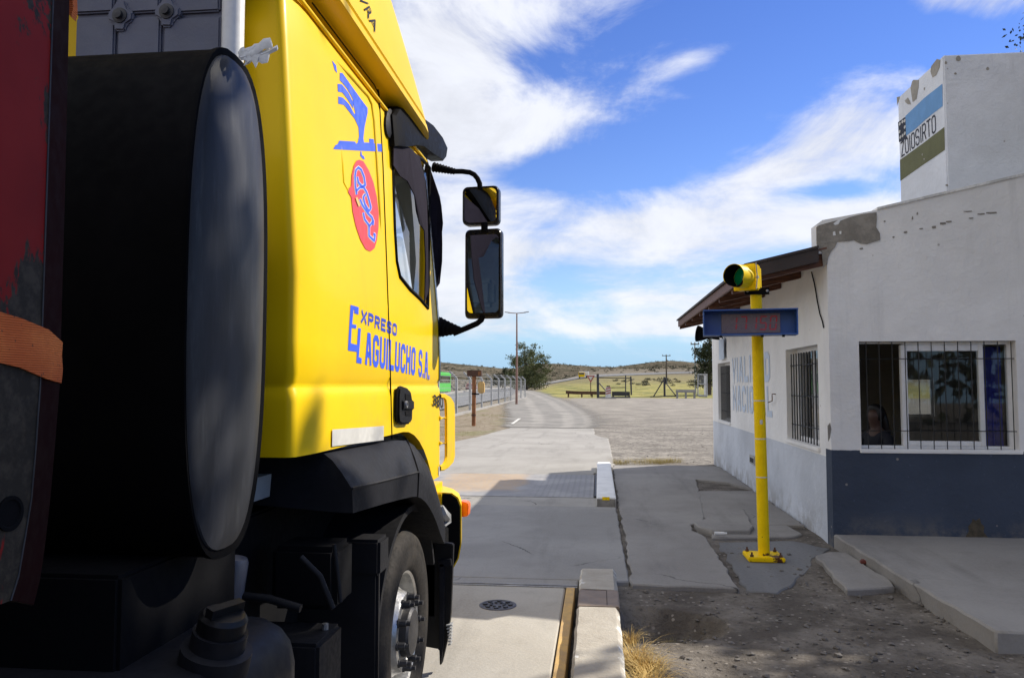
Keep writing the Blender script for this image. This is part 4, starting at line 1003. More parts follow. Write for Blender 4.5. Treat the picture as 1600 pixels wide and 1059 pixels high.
mb = MB(); mb.loft([[a_+Vector((.002,.002,0)), c_+Vector((.002,.002,0)), c_+Vector((-.02,.004,0)), a_+Vector((-.002,-.001,0))] for a_, c_ in zip(e, ch)]); mb.build('front_corner', 'red_dark', TL)
mb = MB(); mb.tube([p+Vector((.001,0,0)) for p in e], .0016, 6); mb.build('corner_edge', 'dark_steel', TL)
p = onx(14,802,-1.); mb = MB(); mb.lathe([(.030,-.002),(.030,.004),(.024,.004),(.022,.0015),(0,.0015)], p, (1,0,0), 24); mb.build('drain_hole', 'matt_black', TL)
mb = MB(); mb.box(-3.4,-1.1,-9,1.15,.95,1.385); mb.build('trailer_frame', 'matt_black', TL)
# webbing strap round its corner, and a second one higher up
def strap(ys, label, mat='orange_webbing'):
    mb = MB(); rg_ = []
    for x, y, z0, z1, in ys: rg_.append((Vector((x,y,z0)), Vector((x,y,z1))))
    fr = []
    for a, b in rg_:
        fr.append([a, a+(b-a)*.33+Vector((.002,0,0)), a+(b-a)*.66+Vector((-.001,0,0)), b])
    for i, r in enumerate(fr[:-1]):
        for k in range(3): mb.face([r[k], fr[i+1][k], fr[i+1][k+1], r[k+1]])
    bmesh.ops.remove_doubles(mb.bm, verts=mb.bm.verts, dist=.0005)
    ext = bmesh.ops.solidify(mb.bm, geom=mb.bm.faces[:], thickness=.003)
    return tag(mb.build('strap', mat, org=(ys[0][0], ys[0][1], ys[0][2]), smooth=40), label, 'strap')
A0 = onx(-120,470,-.994); A1 = onx(-120,545,-.994); B0 = onx(0,487,-.994); B1 = onx(0,566,-.994); D0 = onx(66,514,-.994); D1 = onx(62,592,-.994)
E0 = onx(88,534,-1.03); E1 = onx(87,595,-1.03)
strap([(-.994,-3.0,A1.z-.2,A0.z-.2),(-.994,.3,A1.z-.05,A0.z-.05),(-.994,A0.y,A1.z,A0.z),(-.994,B0.y,B1.z,B0.z),(-.994,(B0.y+D0.y)/2,(B1.z+D1.z)/2+.006,(B0.z+D0.z)/2+.004),(-.994,1.318,D1.z,D0.z),(-1.03,1.405,E1.z-.004,E0.z),(-1.25,1.412,E1.z-.05,E0.z-.05)], 'faded orange webbing strap wrapped round the corner of the red trailer')
T0 = ony(96,-40,1.42); T1 = ony(113,30,1.42)
mb = MB(); mb.prism([ony(*q, 1.43) for q in ((88,-45),(112,-40),(114,14),(111,27),(104,18),(98,0))], (-.004,.02,0)); tag(mb.build('strap', 'orange_webbing', org=ony(100,0,1.43)), 'loose frayed end of orange strap above the grey bolted panel', 'strap')
# ------------------------------------------------------------------ OFFICE
WX, WY, WF, WE = 2.57, 9.07, 17.9, 9.4
OF = thing('office', 'white weighbridge office with dark blue dado, barred windows and a sloping brown roof', 'office', (WX, WY, 0))
def wall(name, mat, P, U, Nn, L, H, th, ops):
    """P origin, U along, Nn outward; ops = openings (u0,u1,z0,z1)"""
    P, U, Nn = Vector(P), Vector(U), Vector(Nn); mb = MB(); us = sorted({0, L, *[o[0] for o in ops], *[o[1] for o in ops]}); zs = sorted({0, H, *[o[2] for o in ops], *[o[3] for o in ops]})
    q = lambda u, z, d: P+U*u-Nn*d+Vector((0,0,z))
    for a, b in zip(us, us[1:]):
        for c, d in zip(zs, zs[1:]):
            if any(o[0] <= a and b <= o[1] and o[2] <= c and d <= o[3] for o in ops): continue
            mb.face([q(a,c,0), q(b,c,0), q(b,d,0), q(a,d,0)]); mb.face([q(a,c,th), q(a,d,th), q(b,d,th), q(b,c,th)])
    for u0,u1,z0,z1 in ops:
        for s in (((u0,z0),(u1,z0)),((u1,z0),(u1,z1)),((u1,z1),(u0,z1)),((u0,z1),(u0,z0))):
            mb.face([q(*s[0],0), q(*s[1],0), q(*s[1],th), q(*s[0],th)])
    for s in (((0,0),(L,0)),((L,0),(L,H)),((L,H),(0,H)),((0,H),(0,0))): mb.face([q(*s[0],0), q(*s[1],0), q(*s[1],th), q(*s[0],th)])
    bmesh.ops.remove_doubles(mb.bm, verts=mb.bm.verts, dist=.0005)
    return mb.build(name, mat, OF, norm=False)
fw = wall('front_wall', 'front_plaster', (WX, WY, -.2), (1,0,0), (0,-1,0), WE-WX, 3.42, .22, [(2.89-WX, 4.535-WX, 1.235, 2.425)])
sw = wall('side_wall', 'side_plaster', (WX+.002, WF, -.2), (0,-1,0), (-1,0,0), WF-WY-.222, 3.40, .22, [(WF-17.30, WF-15.72, 1.19, 2.39), (WF-11.12, WF-9.54, 1.21, 2.42)])
wall('rear_wall', 'side_plaster', (WE, WF+.2, -.2), (-1,0,0), (0,1,0), WE-WX-.0, 3.4, .2, [(WE-7.25, WE-6.0, 1.25, 2.1)])
wall('end_wall', 'side_plaster', (WE, WY+.22, -.2), (0,1,0), (1,0,0), WF-WY-.22, 3.4, .2, [])
# parapet, thicker than the wall, with bare render where the plaster has come off
mb = MB(); top = [(2.468,3.555),(2.53,3.60),(3.12,3.70),(4.69,4.045),(6.4,4.42),(9.45,3.76)]
mb.prism([(x, WY, z) for x, z in [(2.468,3.22)]+top+[(9.45,3.22)]], (0,.24,0)); pa = mb.build('parapet', 'front_plaster', OF)
zw = lambda x, y: (1265+x/4.776, 330+y/4.776)
mb = MB(); tb_ = [(x, z-.026) for x, z in top]; mb.loft([[Vector((x, WY-.016, z-.004)), Vector((x, WY-.016, z+.03)), Vector((x, WY+.25, z+.03)), Vector((x, WY+.25, z-.004))] for x, z in top[2:]]); mb.build('coping', 'coping_plaster', pa, bevel=.006)
def chip(polys, name, mat, y, par, th=.006):
    for p in polys:
        mb = MB(); mb.prism([ony(*zw(*q), y) for q in p], (0, th, 0)); mb.build(name, mat, par)
chip([[(50,120),(70,105),(205,68),(230,72),(300,45),(390,22),(500,8),(502,60),(498,120),(525,165),(528,215),(470,232),(430,245),(380,240),(330,215),(300,222),(205,228),(185,232),(120,240),(52,248)]], 'bare_render', 'bare_render', WY-.010, pa)
chip([[(52,248),(120,241),(205,232),(190,270),(160,300),(140,345),(132,390),(105,424),(98,380),(92,310)]], 'bare_render', 'bare_render', WY-.0095, pa)
chip([[(x, y),(x+w, y-3),(x+w+3, y+h),(x+w*.4, y+h+4),(x-3, y+h)] for x, y, w, h in ((705,152,22,9),(915,112,26,14),(975,85,40,12),(1020,74,38,8),(765,40,6,20),(800,10,8,14),(555,72,10,6),(1255,18,50,6),(1320,8,75,8),(1150,0,60,3),(375,275,22,8),(620,190,12,6),(820,128,24,5),(1190,50,30,4))], 'plaster_chip', 'bare_render', WY-.0045, pa, .002)
chip([[(205,72),(235,60),(225,80),(215,98),(190,104),(178,92)],[(175,155),(190,150),(195,180),(175,182)],[(222,150),(238,148),(236,172),(224,170)]], 'plaster_remnant', 'white_frame', WY-.013, pa, .003)
mb = MB(); mb.prism([ony(*q, WY-.004) for q in ((1509,846),(1510,836),(1514,830),(1513,822),(1519,815),(1520,810),(1525,813),(1531,809),(1533,817),(1538,822),(1537,831),(1543,838),(1547,846),(1530,848))], (0,.003,0)); mb.build('plaster_chip', 'plaster_brown', fw)
mb = MB(); mb.prism([ony(*q, WY-.004) for q in ((1293,665),(1297,660),(1299,670),(1297,684),(1294,690))], (0,.003,0)); mb.build('plaster_chip', 'bare_render', fw)
# roof over the side wall
RX0, RZ0, SL, RY0, RY1 = 1.68, 3.105, .235, 9.0, 16.75
def rz(x): return RZ0+(x-RX0)*SL
mb = MB(); mb.prism([(RX0-.03,RY0,rz(RX0-.03)-.02),(RX0-.03,RY0,rz(RX0-.03)+.012),(2.464,RY0,rz(2.464)+.012),(2.464,RY0,rz(2.464)-.02)], (0,.26,0)); mb.prism([(RX0-.03,RY0+.2601,rz(RX0-.03)-.02),(RX0-.03,RY0+.2601,rz(RX0-.03)+.012),(6.0,RY0+.2601,rz(6.0)+.012),(6.0,RY0+.2601,rz(6)-.02)], (0,RY1-RY0-.26,0))
rf = mb.build('roof', 'roof_brown', OF)
mb = MB(); mb.prism([(6.0,9.3,rz(6)-.02),(6.0,9.3,rz(6)+.012),(9.6,9.3,3.5),(9.6,9.3,3.46)], (0,RY1-9.3,0)); mb.build('roof', 'roof_brown', OF)
mb = MB(); mb.prism([(RX0,RY0+.012,rz(RX0)-.17),(RX0,RY0+.012,rz(RX0)-.022),(2.466,RY0+.012,rz(2.466)-.022),(2.466,RY0+.012,rz(2.466)-.17)], (0,.035,0)); mb.build('rake_board', 'roof_brown', rf, bevel=.003)
mb = MB(); mb.box(RX0+.0, RX0+.03, RY0+.05, RY1-.02, rz(RX0)-.15, rz(RX0)-.024); mb.build('eaves_board', 'brown_wood', rf, bevel=.003)
mb = MB(); mb.prism([(RX0+.032,RY0+.06,rz(RX0+.032)-.045),(RX0+.032,RY0+.06,rz(RX0+.032)-.022),(WX-.002,RY0+.06,rz(WX)-.022),(WX-.002,RY0+.06,rz(WX)-.045)], (0,RY1-RY0-.1,0)); mb.build('soffit', 'brown_wood', rf)
y = 9.12
while y < RY1:
    mb = MB(); mb.prism([(RX0+.035,y,rz(RX0)-.20),(RX0+.035,y,rz(RX0)-.05),(WX-.004,y,rz(WX)-.05),(WX-.004,y,rz(WX)-.22)], (0,.08,0)); mb.build('rafter', 'brown_wood', rf, bevel=.004); y += 1.08
# inside
mb = MB(); mb.box(6.0,7.25,WF+.06,WF+.11,1.05,1.10); mb.box(6.0,7.25,WF+.06,WF+.11,1.85,1.90); mb.box(6.0,6.05,WF+.06,WF+.11,1.101,1.849); mb.box(7.2,7.25,WF+.06,WF+.11,1.101,1.849); wr = mb.build('window', 'white_frame', OF)
mb = MB(); mb.face([(6.04,WF+.08,1.09),(7.21,WF+.08,1.09),(7.21,WF+.08,1.86),(6.04,WF+.08,1.86)]); mb.build('pane', 'dim_glass', wr)
mb = MB(); mb.box(WX+.24, WE-.01, WY+.23, WF, .0, .06); mb.build('room_floor', 'room_floor', OF)
mb = MB(); mb.box(WX+.226, WE-.001, WY+.225, WF+.0, 2.75, 2.85); mb.build('ceiling', 'room', OF)
mb = MB(); mb.box(WX+.24, 5.0, 13.4, 13.5, .06, 2.75); mb.build('partition', 'room', OF)
mb = MB(); mb.box(2.95, 4.5, WY+.24, WY+.62, .93, .965); mb.build('counter', 'brown_wood', OF, bevel=.004)
# front window
def bars(par, pts_v, pts_h, r=.0075):
    mb = MB()
    for a, b in pts_v+pts_h: mb.tube([a, b], r, 6)
    return mb.build('window_grille', 'black_bar', par, smooth=60)
F = WY+.10
x0, x1, z0, z1 = 2.892, 4.533, 1.037, 2.223
mb = MB()
mb.box(x0, x1, F, F+.06, z0, z0+.03); mb.box(3.395, x1, F, F+.06, z1-.035, z1); mb.box(x1-.045, x1, F, F+.06, z0+.03, z1-.035)
mb.box(3.365, 3.43, F-.015, F+.045, z0+.031, z1-.036); mb.box(4.185, 4.235, F-.012, F+.045, z0+.031, z1-.036)
mb.box(3.431, 4.184, F-.012, F+.03, z0+.031, z0+.085); mb.box(3.431, 4.184, F-.012, F+.03, z1-.105, z1-.036)
mb.box(x0, 3.394, F, F+.05, z1-.02, z1-.002)
w1 = mb.build('window', 'white_frame', OF, bevel=.004)
mb = MB(); mb.face([(3.43,F+.006,z0+.08),(4.186,F+.006,z0+.08),(4.186,F+.006,z1-.10),(3.43,F+.006,z1-.10)]); mb.build('pane', 'window_glass', w1)
mb = MB(); mb.face([(4.234,F+.02,z0+.03),(x1-.04,F+.02,z0+.03),(x1-.04,F+.02,z1-.03),(4.234,F+.02,z1-.03)]); mb.build('pane', 'window_glass', w1)
vb = [(Vector((x, WY+.035, z0-.01)), Vector((x, WY+.035, z1-.004))) for x in [x0+.085+i*.1385 for i in range(12)]]
bars(w1, vb, [(Vector((x0-.0, WY+.042, z)), Vector((x1+.0, WY+.042, z))) for z in (1.235, 2.03)], .0052)
mb = MB(); mb.box(x0-.02, x1+.03, WY-.022, WY+.09, z0-.045, z0-.003); mb.build('sill', 'side_plaster', w1, bevel=.006)
# curtain inside the front window
mb = MB(); rw = []
for k in range(33):
    u = k/32; x = 4.232+.262*u; rw.append([Vector((x+.006*math.sin(k*.9)*(j/5), F+.14+.022*math.sin(u*19+.6*j*.15), 1.0+1.17*j/5)) for j in range(6)])
mb.loft(rw, closed=False); bmesh.ops.solidify(mb.bm, geom=mb.bm.faces[:], thickness=.003)
tag(mb.build('curtain', 'curtain_blue', org=(4.36, F+.14, 1.6), smooth=60), 'blue curtain hanging at the right end of the office front window', 'curtain')
# side windows
for ya, yb, za, zb in ((15.72,17.30,.99,2.19),(9.54,11.12,1.01,2.22)):
    xw = WX+.15; mb = MB()
    mb.box(xw, xw+.05, ya, yb, za, za+.045); mb.box(xw, xw+.05, ya, yb, zb-.05, zb); 
    for q in (ya, (ya+yb)/2-.03, yb-.055): mb.box(xw+.001, xw+.049, q, q+.055, za+.046, zb-.051)
    sd_ = mb.build('window', 'white_frame', OF, bevel=.004)
    mb = MB(); mb.face([(xw+.02,ya+.05,za+.04),(xw+.02,yb-.05,za+.04),(xw+.02,yb-.05,zb-.045),(xw+.02,ya+.05,zb-.045)]); mb.build('pane', 'window_glass', sd_)
    n = 11; vb = [(Vector((WX+.06, ya+.06+(yb-ya-.12)*i/n, za+.0)), Vector((WX+.06, ya+.06+(yb-ya-.12)*i/n, zb-.06))) for i in range(n+1)]
    bars(sd_, vb, [(Vector((WX+.068, ya-.01, z)), Vector((WX+.068, yb+.01, z))) for z in (za+.2, (za+zb)/2-.02, zb-.22)], .008)
    mb = MB(); mb.box(WX-.03, WX+.12, ya-.03, yb+.03, za-.045, za-.003); mb.build('sill', 'side_plaster', sd_, bevel=.006)
# office lettering
LX = WX-.004
block_text('lettering', 'VIALIDAD', [(LX,15.45,1.785),(LX,12.12,1.785),(LX,12.12,2.245),(LX,15.45,2.245)], 'letter_blue', sw, .27, .30)
block_text('lettering', 'NACIONAL', [(LX,15.42,1.255),(LX,12.02,1.255),(LX,12.02,1.72),(LX,15.42,1.72)], 'letter_blue', sw, .27, .30)
# small fittings on the side wall
mb = MB(); a = onx(1181,727,WX); b = onx(1172,710,WX); mb.box(WX-.025, WX-.001, a.y, a.y+.42, a.z, b.z+.01); mb.build('meter_box', 'galv', sw, bevel=.006)
mb = MB(); mb.box(WX-.028, WX-.0255, a.y+.05, a.y+.37, a.z+.03, b.z-.03); mb.build('meter_door', 'dark_grey', sw)
mb = MB(); p = onx(1212,624,WX); mb.tube([(WX,p.y,p.z+.08),(WX-.05,p.y,p.z+.08),(WX-.05,p.y,p.z-.02),(WX-.05,p.y+.28,p.z-.05)], .008, 6); mb.build('hook', 'rust_brown', sw)
mb = MB(); mb.tube([onx(*q, WX-.012) for q in ((1268,425),(1273,445),(1277,470),(1281,490),(1285,502),(1287,512))], .0075, 6); mb.build('hanging_cable', 'matt_black', sw, smooth=60)
# tower
TX, TY0, TY1 = 5.5, 12.86, 14.76
mb = MB(); mb.prism([(TX,TY0,3.0),(TX,TY1,3.0),(TX,TY1,7.0),(TX,TY0,6.985)], (4.2,0,0)); tw = mb.build('tower', 'tower_plaster', OF, bevel=.02)
zt_ = lambda x, y: (1395+x/8.146, 130+y/8.146)
def paint(name, polys, mat, lift):
    for p in polys:
        mb = MB(); mb.face([onx(*zt_(*q), TX-lift) for q in p]); mb.build(name, mat, tw, norm=False)
zk = lambda x, y: ((1260+x/3.53-1395)*8.146, (40+y/3.53-130)*8.146)
paint('mural', [[(160,420),(400,190),(630,10),(634,295),(540,365),(400,480),(280,590),(170,670)]], 'mural_blue', .004)
paint('mural', [[(90,980),(380,770),(655,560),(662,850),(520,950),(370,1050),(95,1245)]], 'mural_olive', .004)
paint('mural', [[(66,500),(158,430),(170,670),(185,690),(120,740),(78,752)]], 'mural_black', .004)
paint('mural', [[(cx+13*math.cos(a), cy+22*math.sin(a)-13*.7*math.cos(a)) for a in [k*math.pi/4 for k in range(8)]] for cx, cy in ((88,520),(122,492),(150,480),(85,620),(152,560),(95,690),(125,668),(152,640))], 'sign_white', .007)
block_text('lettering', 'ZOIOSIRTO', [onx(*zt_(*q), TX-.007) for q in ((108,945),(548,620),(540,392),(95,760))], 'mural_black', tw, .17, .24, widths={'I': .3})
paint('plaster_chip', [[(225,60),(245,-20),(262,-40),(330,-40),(325,60),(300,200),(252,245),(240,170)],[(150,225),(190,185),(215,225),(232,275),(190,270),(165,250)],[(50,180),(88,170),(75,225),(55,300)],[(392,60),(408,55),(402,92),(393,90)],[(365,905),(382,895),(376,930)],[(385,965),(410,955),(400,985)]], 'chip_grey', .005)
paint('plaster_chip', [[zk(*q) for q in ((688,225),(720,185),(738,190),(735,230),(715,275),(695,288),(684,255))]], 'chip_grey', .005)
for cx, cy, w, h in ((838,182,14,16),(1000,238,9,9),(822,265,8,6),(770,205,7,9),(775,880,8,6)):
    mb = MB(); mb.prism([ony(1260+(cx+w*math.cos(a)*(1+.3*math.sin(a*3)))/3.53, 40+(cy+h*math.sin(a))/3.53, TY0-.004) for a in [k*math.pi/4 for k in range(8)]], (0,.003,0)); mb.build('plaster_chip', 'chip_grey', tw)
# loudspeaker under the eaves, and a small notice below it
sp_ = thing('loudspeaker', 'black horn loudspeaker fixed under the far end of the office eaves', 'loudspeaker', (1.9, 15.2, 2.75))
a = ony(1089,521,15.2); d_ = Vector((.94,.10,-.12)).normalized()
mb = MB(); mb.lathe([(.135,.02),(.155,0),(.155,.025),(.12,.12),(.075,.22),(.05,.30),(.07,.30),(.07,.42),(0,.43)], a, d_, 28, cap=False); mb.build('horn', 'matt_black', sp_, smooth=40)
mb = MB(); mb.tube([a+d_*.36, a+d_*.36+Vector((0,0,.18)), a+d_*.36+Vector((.1,0,.32))], .015, 8); mb.build('bracket', 'dark_steel', sp_)
nt = thing('notice', 'small pale blue notice hanging by wires at the far end of the office wall', 'notice', (WX-.05, 16.9, 2.5))
a = onx(1126,562,WX-.05); mb = MB(); mb.box(WX-.06, WX-.045, a.y-.45, a.y+.15, a.z, a.z+.42); mb.build('plate', 'letter_blue', nt, bevel=.003)
mb = MB(); mb.tube([(WX-.05,a.y-.3,a.z+.42),(WX-.10,a.y-.35,a.z+.62),(WX-.03,a.y-.5,a.z+.75)], .01, 6); mb.build('wire', 'matt_black', nt, smooth=60); mb = MB(); mb.tube([(WX-.05,a.y+.1,a.z+.42),(WX-.13,a.y+.1,a.z+.6),(WX-.2,a.y,a.z+.8)], .01, 6); mb.build('wire', 'matt_black', nt, smooth=60)

# ------------------------------------------------------------------ traffic signal and weight display on one yellow pole
SG = thing('traffic_signal', 'yellow pole carrying a green traffic light and a blue weight display before the office', 'traffic signal', (1.672, 8.33, 0))
b0 = Vector((1.672, 8.33, 0)); t0 = Vector((1.635, 8.33, 2.95)); lean = lambda z: b0+(t0-b0)*(z/2.95)
mb = MB(); mb.tube([b0, lean(1.5), t0], .058, 28); po = mb.build('pole', 'pole_yellow', SG, smooth=60)
for z in (1.58, 1.19, .80):
    mb = MB(); mb.lathe([(.0595,-.006),(.0595,.006)], lean(z), (0,0,1), 28, cap=False); mb.build('painted_ring', 'sign_white', po, smooth=60)
mb = MB(); c = lean(1.36); mb.prism([c+Vector((.0605*math.sin(a), -.0605*math.cos(a), dz)) for a, dz in ((-.2,-.02),(.25,-.02),(.25,.025),(-.2,.025))], (0,-.001,0)); mb.build('sticker', 'sign_white', po)
mb = MB(); mb.box(1.672-.185,1.672+.175,8.33-.17,8.33+.17,-.03,.016); bp_ = mb.build('base_plate', 'pole_yellow', SG, bevel=.008)
for x, y in ((-.145,-.13),(.135,-.13),(-.145,.13),(.135,.13)):
    mb = MB(); mb.lathe([(.018,0),(.018,.02),(.009,.02),(.009,.045),(0,.046)], (1.672+x,8.33+y,.016), (0,0,1), 8); mb.build('anchor_bolt', 'rust_brown', bp_)
mb = MB(); mb.lathe([(.072,-.032),(.072,.032)], lean(2.71), (0,0,1), 28); q = lean(2.71); mb.box(q.x-.125,q.x+.12,8.255,8.275,2.675,2.745); cl = mb.build('clamp', 'matt_black', SG, smooth=35)
for dx in (-.10, .098):
    mb = MB(); mb.lathe([(.014,0),(.014,.012),(0,.014)], (q.x+dx,8.255,2.71), (0,-1,0), 8); mb.build('bolt', 'steel', cl)
# signal head turned towards the truck
fd = Vector((-.60,-.80,0)).normalized(); rt = Vector((-fd.y, fd.x, 0)); cen = ony(1146,430,7.98)
def sgp(r_, f_, z_): return cen + rt*r_ + fd*f_ + Vector((0,0,z_))
mb = MB(); mm = Matrix.Translation(cen) @ Matrix((( rt.x, -fd.x, 0, 0),(rt.y, -fd.y, 0, 0),(0,0,1,0),(0,0,0,1)))
mb.box(-.115,.115,.24,.36,-.128,.132, mm); hd_ = mb.build('signal_head', 'pole_yellow', SG, bevel=.014)
mb = MB(); mb.box(-.12,.12,.228,.24,-.132,.136, mm); mb.build('signal_door', 'pole_yellow', hd_, bevel=.006)
mb = MB(); N = 40; ro, ri_ = [], []
rgs = []
for k in range(N):
    t = 2*math.pi*k/N; c_, s_ = math.cos(t), math.sin(t); dep = -.0+ (.0 if s_ > -.45 else .09*(-s_-.45)/.55)
    rgs.append([sgp(.116*c_, -.235, .116*s_), sgp(.116*c_, -dep, .116*s_), sgp(.112*c_, -dep, .112*s_), sgp(.112*c_, -.235, .112*s_)])
mb.loft(rgs+[rgs[0]], cap=False); bmesh.ops.remove_doubles(mb.bm, verts=mb.bm.verts, dist=.0002); vz = mb.build('visor', 'pole_yellow', hd_, smooth=40)
mb = MB(); mb.lathe([(.1105,-.008),(.1105,-.225)], cen, -fd*-1, 40, cap=False); mb.build('visor_lining', 'matt_black', hd_, smooth=60)
mb = MB(); mb.lathe([(.109,-.226),(.095,-.205),(.06,-.19),(.0,-.185)], cen, fd, 32, cap=False); mb.build('lens', 'green_lens', hd_, smooth=60)
mb = MB(); mb.box(.126,.15,.23,.25,-.02,.005, mm); mb.tube([sgp(.135,-.22,-.13), sgp(.137,-.24,.0), sgp(.135,-.22,.14)], .006, 6); mb.build('latch', 'galv', hd_)
# display box with deep hood
an = R(-7); cb = ony(1172,503,7.94); mm = Matrix.Translation(cb) @ Matrix.Rotation(an, 4, 'Z')
W2, H2, D2 = .452, .128, .17
mb = MB(); T_ = .012
mb.box(-W2,W2,-.0,D2+.085,-H2,-H2+T_,mm); mb.box(-W2,W2,-.03,D2+.085,H2-T_,H2,mm); mb.box(-W2,-W2+T_,-.0,D2+.085,-H2+T_,H2-T_,mm); mb.box(W2-T_,W2,-.0,D2+.085,-H2+T_,H2-T_,mm)
mb.box(-W2+T_,W2-T_,D2,D2+.08,-H2+T_,H2-T_,mm)
db = mb.build('display_box', 'box_blue', SG)
mb = MB(); mb.box(-.27,.30,D2-.012,D2-.002,-.100,.095,mm); sc_ = mb.build('screen', 'screen_mauve', db)
seg7 = {'1':'bc','7':'abc','5':'afgcd','0':'abcdef'}
for i, chx in enumerate('17150'):
    mb = MB(); ox = -.15+i*.096; sl = .10
    def sgm(xa, za, xb, zb):
        w = .0062; a = Vector((ox+xa+za*sl, D2-.014, za)); b = Vector((ox+xb+zb*sl, D2-.014, zb)); d = (b-a).normalized(); n_ = Vector((-d.z,0,d.x))*w
        mb.prism([mm @ p for p in (a-n_, b-n_, b+n_, a+n_)], mm.to_3x3() @ Vector((0,.0015,0)))
    u, h = .028, .066; S7 = dict(a=(-u,h,u,h), b=(u,h-.008,u,.008), c=(u,-.008,u,-h+.008), d=(-u,-h,u,-h), e=(-u,-.008,-u,-h+.008), f=(-u,h-.008,-u,.008), g=(-u,0,u,0))
    for s_ in seg7[chx]: sgm(*S7[s_])
    mb.build('digit', 'digit_red', sc_)
for dx in (-.28,.12,.32):
    mb = MB(); mb.box(dx-.012,dx+.012,.06,.10,-H2-.02,-H2-.0005,mm); mb.build('foot', 'dark_grey', db)

# small litter and odd bits on the ground
p = gd(1124,833,.03); mb = MB(); mb.tube([p+Vector((-.055,.0,.0)), p+Vector((.055,.0,.0))], .021, 12); mb.tube([p+Vector((.056,0,0)), p+Vector((.085,0,0))], .015, 12); tag(mb.build('plastic_pipe', 'white_pipe', org=p, smooth=40), 'short white plastic pipe end lying against the lifted footway slab', 'pipe')
p = gd(1354,878,.02); mb = MB(); mb.prism([p+Vector(q) for q in ((-.07,-.04,-.01),(.05,-.05,-.01),(.07,.02,-.01),(.0,.05,-.01),(-.06,.03,-.01))], (.01,.0,.035)); tag(mb.build('brick_piece', 'brick_red', org=p, bevel=.008), 'broken piece of red brick beside the office pavement edge', 'brick')

